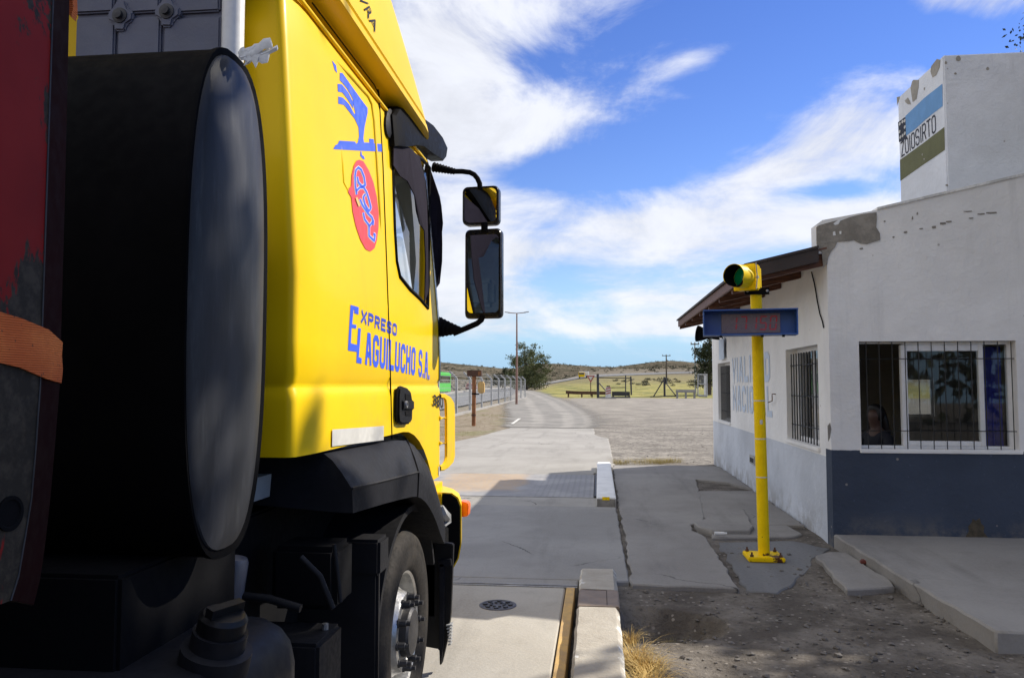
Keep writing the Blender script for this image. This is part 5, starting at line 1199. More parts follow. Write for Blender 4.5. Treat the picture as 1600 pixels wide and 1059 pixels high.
# ------------------------------------------------------------------ people
def skin_mesh(V, E, root=0, sub=1):
    me = bpy.data.meshes.new('b'); names = list(V); me.from_pydata([V[k][0] for k in names], [(names.index(a), names.index(b)) for a, b in E], [])
    o = bpy.data.objects.new('b', me); C.objects.link(o); md = o.modifiers.new('s', 'SKIN'); md.use_smooth_shade = True
    if not me.skin_vertices: me.skin_vertices.new()
    for i, k in enumerate(names):
        r_ = V[k][1]; me.skin_vertices[0].data[i].radius = (r_, r_) if not isinstance(r_, tuple) else r_; me.skin_vertices[0].data[i].use_root = (i == root)
    sb = o.modifiers.new('u', 'SUBSURF'); sb.levels = sub; sb.render_levels = sub
    bpy.context.view_layer.update(); r2 = bpy.data.meshes.new_from_object(o.evaluated_get(bpy.context.evaluated_depsgraph_get())); bpy.data.objects.remove(o); return r2
def seated(name, label, base, yaw):
    """seated figure facing -Y before yaw; base = seat point on the floor, seat height .45"""
    V = dict(pel=((0,0,.50),.145), bel=((0,-.01,.63),.14), che=((0,-.03,.82),.155), nb=((0,-.03,.97),.10), ne=((0,-.045,1.05),.055), hb=((0,-.06,1.13),.075), hm=((0,-.065,1.20),.098), ht=((0,-.055,1.28),.07))
    Ed = [('pel','bel'),('bel','che'),('che','nb'),('nb','ne'),('ne','hb'),('hb','hm'),('hm','ht')]
    for s, n in ((-1,'l'),(1,'r')):
        V.update({n+'sh':((.17*s,-.03,.93),.062), n+'el':((.26*s,-.16,.68),.045), n+'wr':((.12*s,-.40,.70),.030), n+'pa':((.07*s,-.46,.705),.032),
                  n+'hi':((.10*s,-.05,.50),.095), n+'kn':((.12*s,-.45,.50),.068), n+'an':((.12*s,-.42,.09),.042), n+'to':((.13*s,-.58,.04),.036)})
        Ed += [('nb',n+'sh'),(n+'sh',n+'el'),(n+'el',n+'wr'),(n+'wr',n+'pa'),('pel',n+'hi'),(n+'hi',n+'kn'),(n+'kn',n+'an'),(n+'an',n+'to')]
        for k in range(4):
            fx = .045*s+.0-(k-1.5)*.017*s; L = (.062,.075,.07,.055)[k]
            V[f'{n}f{k}'] = ((fx+.015*s,-.505-.2*L,.712),.0095); V[f'{n}g{k}'] = ((fx,-.51-L,.695),.008); Ed += [(n+'pa',f'{n}f{k}'),(f'{n}f{k}',f'{n}g{k}')]
        V[n+'t0'] = ((.05*s-.045*s,-.475,.715),.011); V[n+'t1'] = ((-.012*s,-.51,.71),.009); Ed += [(n+'pa',n+'t0'),(n+'t0',n+'t1')]
    me = skin_mesh(V, Ed); o = bpy.data.objects.new(name, me); C.objects.link(o); me.materials.clear(); me.materials.append(M['skin'])
    # face and ears shaped into the same mesh
    bm = bmesh.new(); bm.from_mesh(me)
    for v in bm.verts:
        x, y, z = v.co
        if z > 1.08 and y < -.10:
            v.co.y -= .022*math.exp(-((x/.014)**2))*math.exp(-(((z-1.185)/.022)**2)); v.co.y += .008*math.exp(-(((abs(x)-.034)/.014)**2))*math.exp(-(((z-1.21)/.012)**2))
        if z > 1.15 and abs(x) > .07: v.co.x += math.copysign(.012, x)*math.exp(-(((z-1.19)/.025)**2))*math.exp(-(((y+.05)/.02)**2))
    bm.to_mesh(me); bm.free(); me.polygons.foreach_set('use_smooth', [True]*len(me.polygons))
    o.location = base; o.rotation_euler.z = yaw; ORG[o] = Vector((0,0,0)); tag(o, label, 'person')
    def kid(nm, V, E, mat):
        m2 = skin_mesh(V, E); c = bpy.data.objects.new(nm, m2); C.objects.link(c); c.parent = o; m2.materials.clear(); m2.materials.append(M[mat]); return c
    mb = MB(); rr_ = []
    for k in range(9):          # crown of hair with the face left open
        ph = -1.45+k*2.9/8; rr_.append([Vector((.112*math.cos(ph)*math.sin(a), (-.045+.118*math.cos(ph)*math.cos(a)) if (math.cos(a) > -.35 or ph > .55) else -.045-.045*math.cos(ph), 1.225+.118*math.sin(ph))) for a in [q*2*math.pi/20 for q in range(20)]])
    mb.loft(rr_)
    mb.loft([[Vector((w_*math.sin(a), y_+d_*math.cos(a), z_)) for a in [q*2*math.pi/14 for q in range(14)]] for z_, y_, w_, d_ in ((1.27,.0,.09,.06),(1.15,.035,.105,.06),(1.0,.07,.11,.05),(.86,.10,.09,.04),(.78,.11,.05,.02))])
    bmesh.ops.recalc_face_normals(mb.bm, faces=mb.bm.faces)
    m2 = bpy.data.meshes.new('hair'); mb.bm.to_mesh(m2); mb.bm.free(); m2.materials.append(M['hair']); m2.polygons.foreach_set('use_smooth', [True]*len(m2.polygons)); c = bpy.data.objects.new('hair', m2); C.objects.link(c); c.parent = o
    kid('shirt', dict(p=((0,0,.52),.152), b=((0,-.01,.65),.15), c=((0,-.03,.83),.165), n=((0,-.03,.965),.108), ls=((-.175,-.03,.93),.07), le=((-.262,-.155,.69),.054), lw=((-.20,-.27,.69),.046), rs=((.175,-.03,.93),.07), re=((.262,-.155,.69),.054), rw=((.20,-.27,.69),.046)),
        [('p','b'),('b','c'),('c','n'),('n','ls'),('ls','le'),('le','lw'),('n','rs'),('rs','re'),('re','rw')], 'shirt_dark')
    kid('trousers', dict(p=((0,0,.5),.15), l=((-.10,-.05,.5),.1), lk=((-.12,-.45,.505),.074), la=((-.12,-.42,.12),.05), r=((.10,-.05,.5),.1), rk=((.12,-.45,.505),.074), ra=((.12,-.42,.12),.05)), [('p','l'),('l','lk'),('lk','la'),('p','r'),('r','rk'),('rk','ra')], 'shirt_dark')
    return o
seated('person', 'dark haired person in a dark top seated at the open left window pane', (3.40, 10.02, .17), R(-62))
ch_ = thing('chair', 'dark chair under the seated person inside the office', 'chair', (3.40, 10.05, .06))
mb = MB(); mb.box(3.18,3.62,9.83,10.27,.56,.61); mb.build('seat', 'dark_grey', ch_, bevel=.01)
mb = MB(); mb.box(3.20,3.60,10.26,10.30,.74,1.05); mb.box(3.23,3.26,10.27,10.29,.57,.76); mb.box(3.54,3.57,10.27,10.29,.57,.76); mb.build('backrest', 'dark_grey', ch_, bevel=.01)
for x in (3.20,3.57):
    for y in (9.85,10.22):
        mb = MB(); mb.box(x,x+.03,y,y+.03,.06,.56); mb.build('leg', 'dark_steel', ch_)
# ------------------------------------------------------------------ BACKGROUND
def gxy(px_, y):           # sight line column at distance y, on the terrain
    p = ony(px_, 600, y); return Vector((p.x, y, zt(p.x, y)))
def topz(px_, py_, y): return ony(px_, py_, y).z
# chain-link fence along the highway
FN = thing('chain_link_fence', 'chain link fence with bent concrete posts beside the highway', 'fence', (-8.2, 60, 0))
fx = lambda y: -7.9-(y-43)*1.26/55
pys = [26, 32, 37.5, 43.2, 48.6, 54.5, 60.5, 66, 71.5, 77.5, 84, 91, 97.8]
for i, y in enumerate(pys):
    x = fx(y); h = 2.08+.25*(y-43)/55
    mb = MB(); w = .065
    mb.loft([[Vector((x+dx*w, y+dy*w, z)) for dx, dy in ((-1,-1),(1,-1),(1,1),(-1,1))] for z in (-.3, h-.05)]+[[Vector((x-.03+dx*w*.9, y+dy*w*.9, h+.02+dx*.02)) for dx, dy in ((-1,-1),(1,-1),(1,1),(-1,1))]]+[[Vector((x-.42+dx*w*.6, y+dy*w*.7, h+.40+dx*.03)) for dx, dy in ((-1,-1),(1,-1),(1,1),(-1,1))]])
    mb.build('post', 'galv', FN)
mb = MB()
for zf in (.05, .55, 1.05, 1.55, 1.98):
    mb.tube([(fx(y), y, zf*(1+.09*(y-43)/55)) for y in pys], .009, 5)
for k in range(3): mb.tube([(fx(y)-.12-.13*k, y, 2.08+.25*(y-43)/55+.12+.12*k) for y in pys], .007, 5)
mb.build('wire', 'galv', FN)
mb = MB(); V = [[mb.v((fx(y)+.02, y, z*(1+.09*(y-43)/55))) for z in (.04, 2.0)] for y in pys]
for a, b in zip(V, V[1:]): mb.bm.faces.new((a[0], b[0], b[1], a[1]))
mb.build('mesh', 'chain_link', FN)
mb = MB(); mb.prism([(fx(20)-.1,20,-.1),(fx(20)+.12,20,-.1),(fx(98)+.12,98,-.1),(fx(98)-.1,98,-.1)], (0,0,.22)); mb.build('footing', 'concrete_pale', FN)
# orange post carrying the same signal, seen from behind
OP = thing('signal_post', 'rusty orange post with a brown display box on the grass verge before the fence', 'signal post', (-5.24, 32.7, 0))
mb = MB(); mb.tube([(-5.24,32.7,-.1),(-5.22,32.7,2.3)], .085, 14); mb.build('pole', 'rust', OP, smooth=60)
a, b = ony(730.5,588,32.7), ony(753,578.5,32.7); mb = MB(); mb.box(a.x,b.x,32.55,32.8,a.z,b.z); x_ = mb.build('display_box', 'rust_brown', OP, bevel=.02)
mb = MB(); mb.box(b.x-.14,b.x-.03,32.53,32.549,a.z+.04,b.z-.04); mb.build('panel', 'rust', x_)
a, b = ony(747,614.5,32.7), ony(757,596,32.7); mb = MB(); mb.box(a.x,b.x,32.6,32.85,a.z,b.z); mb.build('side_box', 'yellow_line', OP, bevel=.05, seg=3)
mb = MB(); mb.lathe([(.10,-.03),(.10,.03)], (-5.23,32.7,ony(741,615,32.7).z), (0,0,1), 14); mb.box(-5.23,a.x+.05,32.68,32.72,ony(741,616.5,32.7).z,ony(741,614.5,32.7).z); mb.build('clamp', 'matt_black', OP)
mb = MB(); mb.lathe([(.10,-.04),(.10,.03)], (-5.24,32.7,ony(741,648,32.7).z), (0,0,1), 14); mb.build('clamp', 'rust_brown', OP)
# lamp post
LP = thing('lamp_post', 'tall thin lamp post with two short arms beyond the fence', 'lamp post', (-6.98, 66.7, 0))
mb = MB(); ztop = topz(807,489,66.7); mb.tube([(-6.98,66.7,-.1),(-6.95,66.7,ztop*.5),(-6.95,66.7,ztop)], [.11,.085,.055], 12); mb.build('pole', 'pole_pink', LP, smooth=60)
for s in (-1, 1):
    mb = MB(); mb.tube([(-6.95,66.7,ztop-.03),(-6.95+s*.55,66.7,ztop+.02),(-6.95+s*.75,66.7,ztop+.03)], .035, 8); mb.build('arm', 'pole_pink', LP)
    mb = MB(); mb.prism([(-6.95+s*.6,66.6,ztop+.0),(-6.95+s*1.05,66.62,ztop+.06),(-6.95+s*1.05,66.78,ztop+.06),(-6.95+s*.6,66.8,ztop+.0)], (0,0,.07)); mb.build('lamp_head', 'galv', LP, bevel=.015)
# electricity poles
for px_, pt, y, lab in ((1041.5,554,200,'wooden electricity pole with a crossarm standing in the middle of the dry field'),(1086.5,535,118,'pale electricity pole beside the dark tree at the office corner')):
    g = gxy(px_, y); P_ = thing('electricity_pole', lab, 'pole', g, 'electricity poles in the field'); zz = topz(px_, pt, y)
    mb = MB(); mb.tube([g-Vector((0,0,.3)), Vector((g.x,y,zz))], [.13*y/150+.04,.08*y/150+.02], 8); mb.build('pole', 'galv' if y < 150 else 'bark', P_, smooth=60)
    mb = MB(); hw = 6.5*y/1220; mb.box(g.x-hw,g.x+hw,y-.16,y-.09,zz-.35,zz-.18); mb.build('crossarm', 'bark', P_)
    for k in (-1,0,1):
        mb = MB(); mb.lathe([(.06,0),(.09,.12),(.05,.25),(0,.26)], (g.x+k*hw*.85,y-.12,zz-.17), (0,0,1), 8); mb.build('insulator', 'galv', P_)
# gate frames and other things on the far edge of the yard
YG = 100.
def frame(nm, lab, segs, mat, y=YG, r=.06, cat='gate', parts=None):
    t_ = thing(nm, lab, cat, gxy(segs[0][1][0], y)); 
    for pn, a, b, rr in segs:
        mb = MB(); pa_, pb_ = ony(*a, y), ony(*b, y); mb.tube([pa_, pb_], rr, 8); mb.build(pn, mat, t_, smooth=60)
    return t_
frame('gate', 'wide open grey pipe gate beside the yield sign', [('post',(934.5,622.5),(934,584),.16),('rail',(936,590),(985,590.5),.06),('rail',(955,605.5),(978,605),.05),('post',(977.5,621),(977.5,586),.07),('brace',(936,598),(948,612),.07),('post',(986.5,617),(985.5,588),.10),('rail',(936,621),(985,620.5),.10)], 'dark_steel')
frame('gate_post', 'grey gate post propped by two diagonal braces in the middle of the field edge', [('post',(1038.5,619.5),(1038,589),.13),('post',(1041,600),(1040.5,590),.10),('brace',(1021,619.5),(1036.5,594),.07),('brace',(1056,618),(1042,600),.07),('rail',(1016,619.8),(1058,618.5),.06)], 'dark_steel')
gp_ = frame('gate', 'pale mesh gate with a white post next to the dark tree', [('post',(1090.5,618),(1090.5,586),.07),('post',(1104.5,618),(1104,584),.09),('rail',(1090,585),(1105,585),.07),('rail',(1090.5,600),(1102,600),.07),('rail',(1091,618),(1105,619),.12)], 'galv')
a, b = ony(1100.5,617,YG), ony(1103.8,586,YG); mb = MB(); mb.box(a.x,b.x,YG+.1,YG+.2,a.z,b.z); mb.build('post', 'white_frame', gp_)
a, b = ony(1091,599,YG), ony(1101,586,YG); mb = MB(); mb.box(a.x,b.x,YG+.05,YG+.06,a.z,b.z)
mb.build('mesh', 'chain_link', gp_)
# concrete benches / barrier blocks
bn = thing('bench', 'low concrete bench on three legs before the dry field', 'bench', gxy(1071, YG-.5))
a, b = ony(1056,613,YG), ony(1086,608.5,YG); mb = MB(); mb.box(a.x,b.x,YG-.6,YG+.1,a.z,b.z); mb.build('seat', 'concrete_pale', bn, bevel=.03)
for q in (1056.5,1070,1083.5):
    a, b = ony(q,618.5,YG), ony(q+2.4,613,YG); mb = MB(); mb.box(a.x,b.x,YG-.55,YG+.05,-.1,b.z-.001); mb.build('leg', 'concrete_pale', bn)
gr_ = thing('guard_rail', 'low dark timber guard rail on short posts below the yield sign', 'guard rail', gxy(930, 104))
mb = MB(); mb.loft([[ony(q, yy, 104.+dy)+Vector((0,0,dz)) for dy, dz in ((0,0),(.25,0),(.25,-.42),(0,-.42))] for q, yy in ((884,610),(900,611),(930,611.3),(955,611.7))]); mb.build('rail', 'rust_brown', gr_)
mb = MB(); mb.loft([[ony(q, yy, 102.+dy)+Vector((0,0,dz)) for dy, dz in ((0,0),(.3,0),(.3,-.55),(0,-.55))] for q, yy in ((956,611.5),(970,611.5),(984,612))]); mb.build('rail', 'dark_steel', gr_)
for q in (888,909,925,958,983):
    a = ony(q,612,104.1 if q < 956 else 102.1); mb = MB(); mb.box(a.x-.1,a.x+.1,a.y,a.y+.2,zt(a.x,a.y)-.2,a.z); mb.build('post', 'rust_brown', gr_)
# striped block on the yard
sb_ = thing('barrier_block', 'white block with faded red stripes standing in front of the wide gate', 'barrier', gxy(950, 97))
a, b = ony(946,619.5,97), ony(955,604.5,97); mb = MB(); mb.loft([[Vector((x,y,z)) for x, y in ((a.x+i,96.6+i),(b.x-i,96.6+i),(b.x-i,97.2-i),(a.x+i,97.2-i))] for z, i in ((-.05,-.05),(.12,0),(b.z,.04))]); mb.build('block', 'sign_white', sb_)
mb = MB()
for k in range(3):
    z_ = a.z+.28+k*.3; mb.prism([(a.x+.05,96.615,z_),(a.x+.05,96.615,z_+.14),(b.x-.05,96.615,z_+.30),(b.x-.05,96.615,z_+.16)], (0,-.02,0))
mb.build('stripe', 'sign_red', sb_)
mb = MB(); mb.box(a.x+.15,b.x-.15,96.7,97.1,b.z+.001,b.z+.16); mb.build('lamp_top', 'rust_brown', sb_)
sb2 = thing('kerb_stone', 'long low concrete stone on the ground under the striped block', 'kerb stone', gxy(950, 95.5)); a, b = ony(940,622,95.5), ony(963,619.5,95.5); mb = MB(); mb.box(a.x,b.x,95.2,95.8,-.1,.12); mb.build('stone', 'concrete_pale', sb2, bevel=.02)
# yield sign
ys_ = thing('yield_sign', 'red and white triangular yield sign on a thin post by the gate', 'road sign', gxy(923, 108))
g = gxy(923,108); mb = MB(); mb.tube([g-Vector((0,0,.2)), Vector((g.x,108,topz(923,590,108)))], .06, 8); mb.build('post', 'rust_brown', ys_)
tri = [ony(916.5,586.5,107.9), ony(929.5,586.5,107.9), ony(923,598,107.9)]; cc = sum(tri, Vector())/3
mb = MB(); mb.prism(tri, (0,.04,0)); tp_ = mb.build('plate', 'sign_red', ys_)
mb = MB(); mb.prism([cc+(p-cc)*.55+Vector((0,-.012,0)) for p in tri], (0,.008,0)); mb.build('white_centre', 'sign_white', tp_)
# road-side concrete parapet on the far side of the highway
def cl(f):
    n = len(HW)-1; i = min(int(f*n), n-1); t = f*n-i; p0, p1, p2, p3 = [Vector(HW[max(0,min(n,k))]) for k in (i-1,i,i+1,i+2)]
    return .5*((2*p1)+(p2-p0)*t+(2*p0-5*p1+4*p2-p3)*t*t+(3*p1-p0-3*p2+p3)*t**3)
def side_line(off, f0, f1, n=90):
    out = []
    for k in range(n+1):
        f = f0+(f1-f0)*k/n; p = cl(f); d = (cl(min(1,f+.003))-cl(max(0,f-.003))).normalized(); out.append(p+Vector((-d.y, d.x))*off)
    return out
mb = MB(); L_ = side_line(5.1, .05, .98); mb.loft([[Vector((p.x+dx, p.y, zt(p.x,p.y)+z)) for dx, z in ((-.2,-.3),(.2,-.3),(.16,.40),(-.16,.40))] for p in L_])
tag(mb.build('road_barrier', 'concrete_pale', org=(-20,100,0)), 'long low white concrete barrier along the far side of the highway', 'barrier')
# vehicles far off
def far_truck():
    t_ = thing('lorry', 'distant white and yellow lorry coming down the highway', 'lorry', (-4, 224, zt(-4,224)))
    g = gxy(911,222); x, z = g.x+.1, g.z+.12
    mb = MB(); mb.box(x-1.3,x+1.5,224.2,229,z+.7,z+1.95); mb.build('cargo_box', 'white_frame', t_, bevel=.04)
    mb = MB(); mb.prism([(x-1.35,222,z+.3),(x-1.35,224,z+.3),(x-1.35,224,z+1.6),(x-1.35,222.5,z+1.6),(x-1.35,222,z+1.0)], (1.7,0,0)); c_ = mb.build('cab', 'yellow_paint', t_, bevel=.06)
    mb = MB(); mb.prism([(x-1.25,222.0,z+1.02),(x+.25,222.0,z+1.02),(x+.25,222.4,z+1.52),(x-1.25,222.4,z+1.52)], (0,-.03,0)); mb.build('windscreen', 'dark_glass', c_)
    for dx in (-1.1,.9):
        for yy in (222.9,228):
            mb = MB(); mb.lathe([(.36,-.14),(.36,.14)], (x+dx-.05,yy,z+.32), (1,0,0), 16); mb.build('wheel', 'rubber', t_)
far_truck()
bt = thing('bus', 'green and white bus on the highway just past the truck cab', 'bus', (-21, 112, 0))
g = gxy(675,108); x, z = g.x, g.z+.15
mb = MB(); mb.box(x-2.0,x+.62,108,119,z+.35,z+3.3); bb_ = mb.build('body', 'bus_green', bt, bevel=.12, seg=3)
mb = MB(); mb.box(x+.55,x+.632,109,118.5,z+1.7,z+2.8); mb.build('window', 'dark_glass', bb_)
mb = MB(); mb.box(x-1.8,x+.45,107.97,107.999,z+1.9,z+2.9); mb.build('windscreen', 'dark_glass', bb_)
mb = MB(); mb.box(x-1.9,x+.5,107.96,107.999,z+2.95,z+3.2); mb.build('roof_band', 'sign_white', bb_)
for dx in (-1.75,.4):
    for yy in (110.2,116.5):
        mb = MB(); mb.lathe([(.5,-.15),(.5,.15)], (x+dx,yy,z+.35), (1,0,0), 20); mb.build('wheel', 'rubber', bt)
cr_ = thing('car', 'small dark red car far off on the highway behind the fence', 'car', (-29, 170, 0))
g = gxy(734,150); x, z = g.x, g.z+.1
sec = [(-.85,.35),(-.85,.85),(-.62,1.4),(.62,1.4),(.85,.85),(.85,.35)]
mb = MB(); mb.loft([[Vector((x+a_*s, 150+d_, z+.2+(b_-.2)*h_)) for a_, b_ in sec] for d_, s, h_ in ((0,.95,.95),(.3,1,1.),(2.2,1,1.),(2.9,1,.68),(4.1,.96,.62))]); cb_ = mb.build('body', 'car_red', cr_, bevel=.05)
mb = MB(); mb.prism([(x-.58,149.98,z+.95),(x+.58,149.98,z+.95),(x+.5,150.1,z+1.28),(x-.5,150.1,z+1.28)], (0,-.02,0)); mb.build('rear_window', 'dark_glass', cb_)
for dx in (-.65,.65):
    mb = MB(); mb.box(x+dx-.1,x+dx+.1,149.93,149.99,z+.75,z+.92); mb.build('tail_lamp', 'orange_lens', cb_)
    for yy in (150.8,153.3):
        mb = MB(); mb.lathe([(.31,-.1),(.31,.1)], (x+dx*1.15,yy,z+.31), (1,0,0), 16); mb.build('wheel', 'rubber', cr_)

# ------------------------------------------------------------------ PLANTS
def leaf(mb, c, s):
    n = Vector((rnd(-1,1), rnd(-1,1), rnd(-.4,1))).normalized(); u = n.orthogonal().normalized(); u = Quaternion(n, rnd(0,6.3)) @ u; w = n.cross(u)
    a, b = s*rnd(.6,1.2), s*rnd(.3,.55)
    try: mb.bm.faces.new([mb.v(c+u*a), mb.v(c+w*b+u*a*.1), mb.v(c-u*a), mb.v(c-w*b)])
    except ValueError: pass
def tree(name, label, base, clumps, nleaf, ls, trunk_r, mat, cat='tree', limbs=True):
    """clumps: (dx,dy,z,rx,rz) foliage masses"""
    t_ = thing(name, label, cat, base); base = Vector(base); mb = MB()
    tops = sorted(clumps, key=lambda c: c[2])
    mid = base+Vector((rnd(-.1,.1), rnd(-.1,.1), tops[len(tops)//2][2]*.5)); mb.tube([base-Vector((0,0,.3)), base+(mid-base)*.5, mid, base+Vector((tops[-1][0]*.5, tops[-1][1]*.5, tops[-1][2]))], [trunk_r*1.25, trunk_r, trunk_r*.8, trunk_r*.2], 10)
    for dx, dy, z, rx, rz in clumps:
        s_ = base+(mid-base)*rnd(.45,1.); e_ = base+Vector((dx,dy,z)); m_ = s_*.5+e_*.5+Vector((0,0,rnd(-.1,.3)*rx)); mb.tube([s_, m_, e_], [trunk_r*.45, trunk_r*.3, trunk_r*.08], 6)
    mb.build('trunk', 'bark', t_, smooth=60); mb = MB(); tot = sum(c[3]**2*c[4] for c in clumps)**1.
    for dx, dy, z, rx, rz in clumps:
        n = int(nleaf*(rx*rx*rz)/tot); sub = max(6, n//45)
        cs = []
        for _ in range(sub):
            d = Vector((random.gauss(0,1), random.gauss(0,1), random.gauss(0,1))).normalized()*rnd(.35,1.)**.6; cs.append(base+Vector((dx+d.x*rx, dy+d.y*rx, z+d.z*rz)))
        for _ in range(n):
            c = random.choice(cs); rr = rx*.2; leaf(mb, c+Vector((random.gauss(0,rr), random.gauss(0,rr), random.gauss(0,rr*.75))), ls)
    mb.build('crown', mat, t_); return t_
b = gxy(822,140)
k_ = 140/1220
tree('tree', 'broad olive green tree with an uneven crown behind the lamp post', b, [(-1.3,0,1.9,2.4,1.8),(1.5,.4,1.8,2.6,1.7),(.2,-.6,4.6,2.5,1.7),(-1.7,.3,5.2,1.6,1.3),(2.0,-.3,5.4,1.7,1.4),(.2,.2,6.9,1.7,1.2),(1.8,.1,7.8,.9,.6),(3.3,0,3.9,1.4,1.5),(-.6,0,7.9,1.0,.7),(3.6,.0,6.0,.8,.5)], 11000, .17, .28, 'leaf_olive')
b = gxy(789,155)
tree('tree', 'low dark rounded tree to the left of the broad olive tree', b, [(0,0,2.2,2.0,1.6),(-1.3,.2,1.8,1.5,1.2),(1.2,0,2.4,1.6,1.5),(.2,0,3.7,1.2,.8)], 2600, .22, .2, 'leaf_dark')
b = gxy(1108,112)
tree('tree', 'tall dark evergreen tree standing behind the far corner of the office', b, [(0,0,2.6,2.0,1.6),(.3,0,4.6,2.1,1.6),(-.5,.2,6.2,1.5,1.3),(.6,0,7.2,1.6,1.2),(.3,0,8.4,1.1,.9),(-1.2,0,4.0,.9,.9)], 4200, .20, .28, 'leaf_dark')
tree('tree', 'dark treetop showing above the white painted tower', (11.95, 20, 0), [(0,0,9.3,1.5,1.1),(-.5,0,10.4,1.0,.8),(.6,0,8.2,1.4,1.1),(.5,0,11.4,.9,.7)], 7000, .07, .25, 'leaf_dark')
# the tree in front of the office, out of the picture to the right, that shades the trailer and the bottom of the view
SHP = [(-2.9,-.3,.75,7.6),(-2.85,-.3,.7,8.0),(-2.15,.05,.6,7.8),(-2.2,.0,.6,8.2),(-4.35,-1.75,1.25,7.6),(-4.1,-1.5,1.0,7.9),(-3.4,-1.3,1.0,7.6),(-3.3,-1.2,.95,8.0),(-2.5,-.8,1.15,7.8),(-1.45,-.15,1.25,8.0),(-.4,1.8,1.55,8.2),(.75,3.2,1.75,7.6),(2.1,3.8,1.5,7.2),(2.0,3.5,1.6,8.0),(3.0,3.2,1.7,7.8),(3.4,3.6,1.6,7.0),(4.2,4.1,1.7,7.6),(1.2,2.9,1.6,8.4),(.2,-.2,1.9,8.6),(2.4,1.6,1.9,8.4),(-1.6,-1.4,1.6,7.4),(1.2,1.2,1.7,7.2)]
tree('tree', 'leafy tree in front of the office beyond the right edge of the view', (8.6, 6.2, 0), [(px_+1.11*h-8.6, py_+.8*h-6.2, h, r_, r_*.7) for px_, py_, r_, h in SHP], 30000, .17, .24, 'leaf_dark')
mb = MB()
for k in range(11):
    x = -16+k*4.2+rnd(-1,1); y = -17+rnd(-2.5,2.5)
    for q in range(5):
        c = Vector((x+rnd(-2,2), y+rnd(-1.5,1.5), rnd(1.,4.6)))
        for _ in range(70): leaf(mb, c+Vector((random.gauss(0,.9), random.gauss(0,.9), random.gauss(0,.8))), .42)
stuff(mb, 'tree_line', 'leaf_dark', 'dense row of dark trees standing behind the viewer', 'trees')
# grass tufts
def tuft(mb, c, n, h, spread, curl=.6):
    for _ in range(n):
        a = rnd(0,6.283); r_ = spread*random.random()**.7; p = Vector(c)+Vector((r_*math.cos(a), r_*math.sin(a), 0)); d = Vector((math.cos(a+rnd(-.8,.8)), math.sin(a+rnd(-.8,.8)), 0))*curl*rnd(.2,1.2); hh = h*rnd(.45,1.15); w = Vector((-d.y, d.x, 0)); w = (w.normalized() if w.length > 1e-4 else Vector((1,0,0)))*h*.014
        pts = [p+d*hh*(k/4)**1.7+Vector((0,0,hh*math.sin(k/4*1.35)/math.sin(1.35)*(1-.25*curl*(k/4)**2))) for k in range(5)]
        for k in range(4):
            f0, f1 = 1-k/4.4, 1-(k+1)/4.4
            try: mb.bm.faces.new([mb.v(pts[k]-w*f0), mb.v(pts[k]+w*f0), mb.v(pts[k+1]+w*f1), mb.v(pts[k+1]-w*f1)])
            except ValueError: pass
def mk_tuft(lab, clumps, mat, grp):
    mb = MB(); c0 = clumps[0][0]
    for c, n, h, s_, cu in clumps: tuft(mb, c, n, h, s_, cu)
    tag(mb.build('grass_tuft', mat, org=c0), lab, 'grass tuft', grp)
def gp2(px_, py_): p = gd(px_, py_, -.04); return (p.x, p.y, ground_z(p.x, p.y)-.005)
mk_tuft('straw coloured dry grass tuft spilling over the near kerb edge', [(gp2(992,1035),300,.15,.10,1.3),(gp2(1008,1048),300,.14,.11,1.5),(gp2(985,1005),110,.13,.05,1.),(gp2(1015,1070),240,.13,.12,1.5),(gp2(1024,1040),120,.09,.09,1.5),(gp2(996,1090),260,.14,.12,1.3)], 'straw', 'grass tufts by the kerb')
mk_tuft('sparse dry green grass tuft growing in the dark hollow', [(gp2(1062,988),60,.17,.12,.8),(gp2(1054,986),30,.14,.12,.8),(gp2(1070,987),30,.13,.12,.9)], 'weed', 'grass tufts by the kerb')
mk_tuft('small weed sprouting at the office corner beside the pavement', [((2.66,9.0,.0),26,.09,.04,1.0)], 'weed', None)
mb = MB()
for k in range(60):
    q = rnd(958,1062); p = gd(q, 722-(q-958)*.03+rnd(-3,1.5), 0)
    if p.y < 17.3: p.y = 17.4
    tuft(mb, (p.x, p.y, -.05), 26, .13, .16, 1.0)
stuff(mb, 'dry_grass', 'dry_grass', 'strip of yellow dry grass along the far end of the footway', 'grass')
mb = MB()
for k in range(420):
    y = rnd(19, 46); x = rnd(fx(y)+.15, -4.3-.02*(y-20)-.6*random.random())
    tuft(mb, (x, y, -.04), 9, rnd(.06,.2), .16, .9)
for k in range(60):
    y = rnd(19, 31); x = -4.9+(y-19)*.105-rnd(0,.5); tuft(mb, (x, y, -.04), 12, rnd(.05,.14), .14, .9)
stuff(mb, 'verge_grass', 'verge_grass', 'patchy dry grass on the verge beside the fence', 'grass')
# small cracks sprouting grass between the slabs
mb = MB()
for k in range(40): y = rnd(7.2, 11.2); tuft(mb, (.262+rnd(-.006,.03), y, -.05), 4, .055, .02, .8)
for k in range(24): p = gp2(rnd(1120,1290), 0+800) ; y = rnd(9.3,15); tuft(mb, (WX-.03-rnd(0,.03), y, -.03), 4, .06, .02, 1.)
stuff(mb, 'crack_weeds', 'weed', 'thin weeds growing in the slab joints and along the wall foot', 'weeds')
